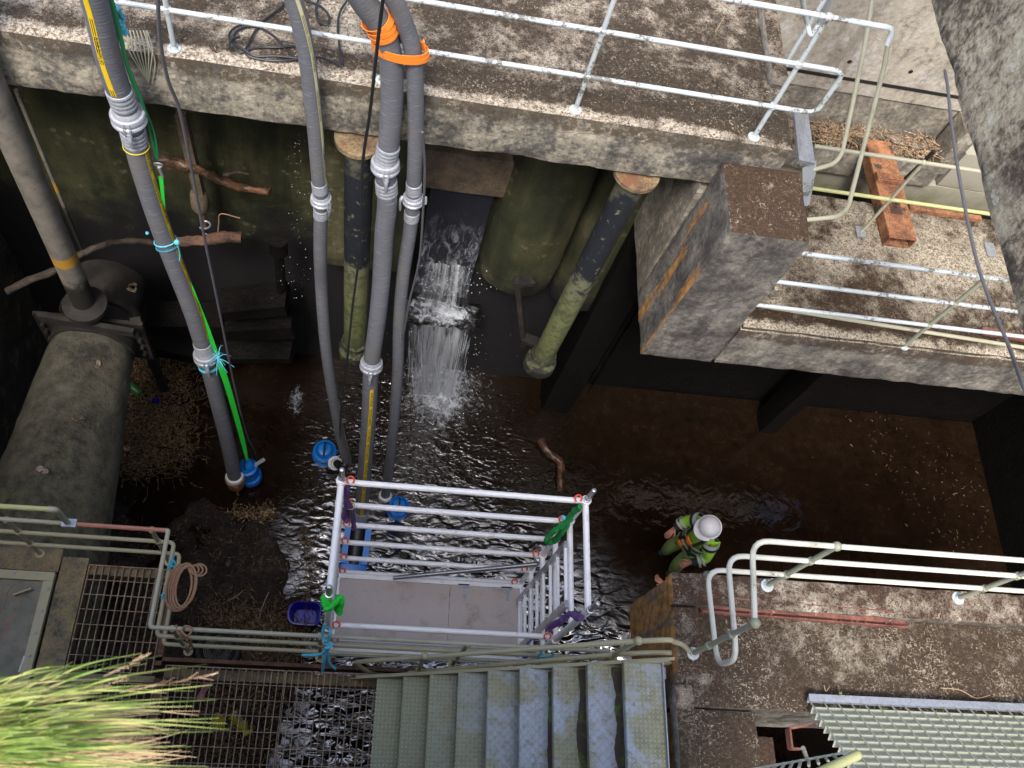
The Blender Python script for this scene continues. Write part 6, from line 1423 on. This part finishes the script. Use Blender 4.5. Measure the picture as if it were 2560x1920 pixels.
    # helmet
    hc = hd + UP * .045; tilt = (UP * .9 + f * .38).normalized(); hm = MB().lathe(hc, tilt, [(0.0, .138), (.006, .142), (.012, .128), (.05, .124), (.09, .106), (.118, .075), (.135, .035), (.138, .002)], 30)
    ht = hm.build('helmet', MT['helmet'], t)
    fw = (f - tilt * f.dot(tilt)).normalized(); sw = fw.cross(tilt).normalized(); b = MB(); N = 14; vs = []
    for i in range(N + 1):
        a = -1.15 + 2.3 * i / N; p = hc + (fw * cos(a) + sw * sin(a)) * .128 + tilt * .006; q = hc + (fw * cos(a) * .188 + sw * sin(a) * .15) - tilt * .012
        vs += [p, q, q - tilt * .006, p - tilt * .01]
    b.add(vs, [(4 * i + k_, 4 * i + (k_ + 1) % 4, 4 * i + 4 + (k_ + 1) % 4, 4 * i + 4 + k_) for i in range(N) for k_ in range(4)]); b.build('brim', MT['helmet'], ht)
    b = MB()
    for s in (-.03, 0, .03): b.tube([hc + tilt * h__ * .98 + fw * ff + sw * s for h__, ff in ((.10, .075), (.132, .03), (.132, -.03), (.10, -.08))], .006, 6)
    b.build('ridges', MT['helmet'], ht)
    MB().ball(hc + fw * .112 + tilt * .055, .014, 8).build('badge', MT['blue'], ht)
    MB().torus(hc - tilt * .01, tilt, .126, .012, 26, 6).build('headband', MT['dark'], ht)
    # harness
    hn = MB(); c = nk.lerp(pv, .45) + f * .155
    def belt(pts, w_=.042, name='strap', m='dark'):
        P_ = smooth(pts, 6); b = MB(); vs = []
        for i, p in enumerate(P_):
            a = P_[max(0, i - 1)]; z = P_[min(len(P_) - 1, i + 1)]; tt = (z - a).normalized(); o_ = (p - nk.lerp(pv, .45)); o_ = (o_ - tt * o_.dot(tt)).normalized(); s_ = tt.cross(o_).normalized()
            for s in (-1, 1):
                for u in (0, 1): vs.append(p + s_ * w_ / 2 * s + o_ * .006 * u)
        b.add(vs, [(4 * i + x, 4 * i + y, 4 * i + 4 + y, 4 * i + 4 + x) for i in range(len(P_) - 1) for x, y in ((0, 1), (1, 3), (3, 2), (2, 0))]); return b.build(name, MT[m], h0)
    h0 = MB().obox(c + f * .02, rt * .03, f * .012, UP * .03).build('harness', MT['orange'], t)
    for s in (-1, 1):
        sh = nk + rt * s * .10 + UP * .035; belt([sh - f * .10, sh + f * .02 + UP * .015, sh + f * .11 - UP * .04, nk.lerp(pv, .3) + rt * s * .08 + f * .17, c + rt * s * .045 + f * .012])
        belt([c + rt * s * .04 + f * .01, nk.lerp(pv, .68) + rt * s * .09 + f * .17, pv + rt * s * .13 + f * .14 - UP * .02, pv + rt * s * .17 + f * .02 - UP * .10])
        MB().obox(c + rt * s * .05 + UP * .03 + f * .02, rt * .03, f * .01, UP * .018).build('buckle', MT['orange'], h0)
    belt([nk.lerp(pv, .88) + rt * .19, pv + rt * .12 + f * .15 + UP * .08, pv + f * .17 + UP * .08, pv - rt * .12 + f * .15 + UP * .08, nk.lerp(pv, .88) - rt * .19], .055)
    MB().obox(pv + f * .19 + UP * .06 + rt * .05, rt * .04, f * .02, UP * .03).build('pouch', MT['orange'], h0)
    return t
hd = Q(1768, 1322, h=1.50)
ar = dict(rs=Q(1747, 1302, h=1.33), ls=Q(1777, 1359, h=1.33), re=Q(1716, 1301, h=1.15), le=Q(1767, 1398, h=1.06), rw=Q(1686, 1320, h=1.02), lw=Q(1726, 1407, h=.98), rh=Q(1675, 1332, h=.97), lh=Q(1712, 1411, h=.95))
f_dir = V(-.80, -.60, 0)
axs = (ar['rs'] - ar['ls']); print('shoulder', axs.length, axs, 'arm', (ar['rs'] - ar['re']).length, (ar['re'] - ar['rw']).length, (ar['ls'] - ar['le']).length, (ar['le'] - ar['lw']).length)
f_dir = -V(axs.x, axs.y, 0).normalized().cross(V(0, 0, 1)); print('facing', f_dir, 'head', hd)
if f_dir.y > 0: f_dir = -f_dir
print('facing', f_dir)
hd = (ar['rs'] + ar['ls']) / 2 + V(0, 0, .21) + f_dir * .05
pvp = (ar['rs'] + ar['ls']) / 2 - V(0, 0, .50) - f_dir * .06; rtv = f_dir.cross(V(0, 0, 1))
person('person in a white hard hat, green hi-vis jacket and harness, standing in the dark water', hd, f_dir, pv=pvp, rk=pvp + rtv * .12 - V(0, 0, .42) + f_dir * .10, lk=pvp - rtv * .12 - V(0, 0, .42) + f_dir * .12, rf=pvp + rtv * .14 - V(0, 0, .92) - f_dir * .02, lf=pvp - rtv * .14 - V(0, 0, .92) + f_dir * .02, **ar)
# the second one stands under the platform; only a reaching hand shows
pv2 = Q(1728, 1512, h=.85); f2_ = V(-.95, .2, 0).normalized(); r2 = f2_.cross(V(0, 0, 1)); s_r = pv2 + r2 * .19 + V(0, 0, .48); s_l = pv2 - r2 * .19 + V(0, 0, .48)
w2 = Q(1662, 1462, h=.95); h2 = Q(1640, 1446, h=.95)
person('person hidden under the platform edge, only a bare reaching hand showing', pv2 + V(0, 0, .68) + f2_ * .04, f2_, s_r, s_l, s_r.lerp(w2, .5) - V(0, 0, .08), s_l - V(0, 0, .28), w2, s_l - V(0, 0, .5) + f2_ * .12, h2, s_l - V(0, 0, .55) + f2_ * .2, pv2, pv2 + r2 * .1 - V(0, 0, .42), pv2 - r2 * .1 - V(0, 0, .42), pv2 + r2 * .12 - V(0, 0, .9), pv2 - r2 * .12 - V(0, 0, .9))

# ================================================================== grass on the parapet
def blades(n, seed, mfn):
    rnd = random.Random(seed); b = MB()
    for _ in range(n):
        s, m_, e_, w_ = mfn(rnd); P_ = smooth([s, m_, e_], 5); vs = []; n_ = len(P_)
        for i, p in enumerate(P_):
            t_ = (P_[min(i + 1, n_ - 1)] - P_[max(i - 1, 0)]).normalized(); sd_ = t_.cross((CAMP - p).normalized() + V(rnd.uniform(-.3, .3), 0, 0)).normalized(); ww = w_ * (1 - (i / (n_ - 1)) ** 1.6) + .0002
            vs += [p - sd_ * ww, p + sd_ * ww]
        b.add(vs, [(2 * i, 2 * i + 1, 2 * i + 3, 2 * i + 2) for i in range(n_ - 1)])
    return b
def gb(rnd):
    v0 = rnd.uniform(1765, 1925); u0 = rnd.uniform(-260, 60); L_ = rnd.betavariate(1.9, 2.3) * 560 + 40; k_ = (v0 - 1820) / 95
    rise = 58 - 42 * k_ + rnd.gauss(0, 34); s = Q(u0, v0, h=9.6); hh = rnd.uniform(.1, .28)
    m_ = Q(u0 + L_ * .5, v0 - rise * .62 - rnd.uniform(0, 16), h=9.6 + hh); e_ = Q(u0 + L_, v0 - rise + rnd.uniform(-8, 14), h=9.6 + hh * rnd.uniform(.4, 1.1)); return s, m_, e_, rnd.uniform(.0005, .0013)
one(blades(240, 31, gb), 'grass_tuft', MT['grass'], 'bright green out-of-focus grass leaning in from the bottom left corner', 'grass', kind='stuff')
def gd(rnd):
    v0 = rnd.uniform(1780, 1925); u0 = rnd.uniform(-150, 180); L_ = rnd.uniform(80, 340); s = Q(u0, v0, h=9.6); hh = rnd.uniform(.02, .1)
    m_ = Q(u0 + L_ * .5, v0 - rnd.uniform(-8, 26), h=9.6 + hh); e_ = Q(u0 + L_, v0 + rnd.uniform(-34, 18), h=9.6 + hh * .4); return s, m_, e_, rnd.uniform(.0007, .0016)
one(blades(420, 32, gd), 'dry_grass', MT['grassd'], 'dry straw-coloured grass at the foot of the green tuft', 'grass', kind='stuff')
b = MB()
for (u, v, u2, v2) in ((300, 1730, 545, 1684), (260, 1690, 372, 1636), (200, 1735, 330, 1690)):
    a, c = Q(u, v, h=9.78), Q(u2, v2, h=9.8)
    for k_ in range(16):
        p = a.lerp(c, k_ / 16); q = a.lerp(c, min(1, k_ / 16 + .14)) + V(random.gauss(0, .003), random.gauss(0, .003), random.gauss(0, .003)); b.tube([p, q], [.0013, .0004], 4, cap=False)
one(b, 'seed_heads', MT['litter'], 'pale grass seed heads at the tips of the green tuft', 'grass', kind='stuff')
# soft focus on the very near grass, as in the photograph
cd.dof.use_dof = True; cd.dof.focus_distance = 8.5; cd.dof.aperture_fstop = 11.0
for o in bpy.data.objects:
    if '_off' in o: del o['_off']
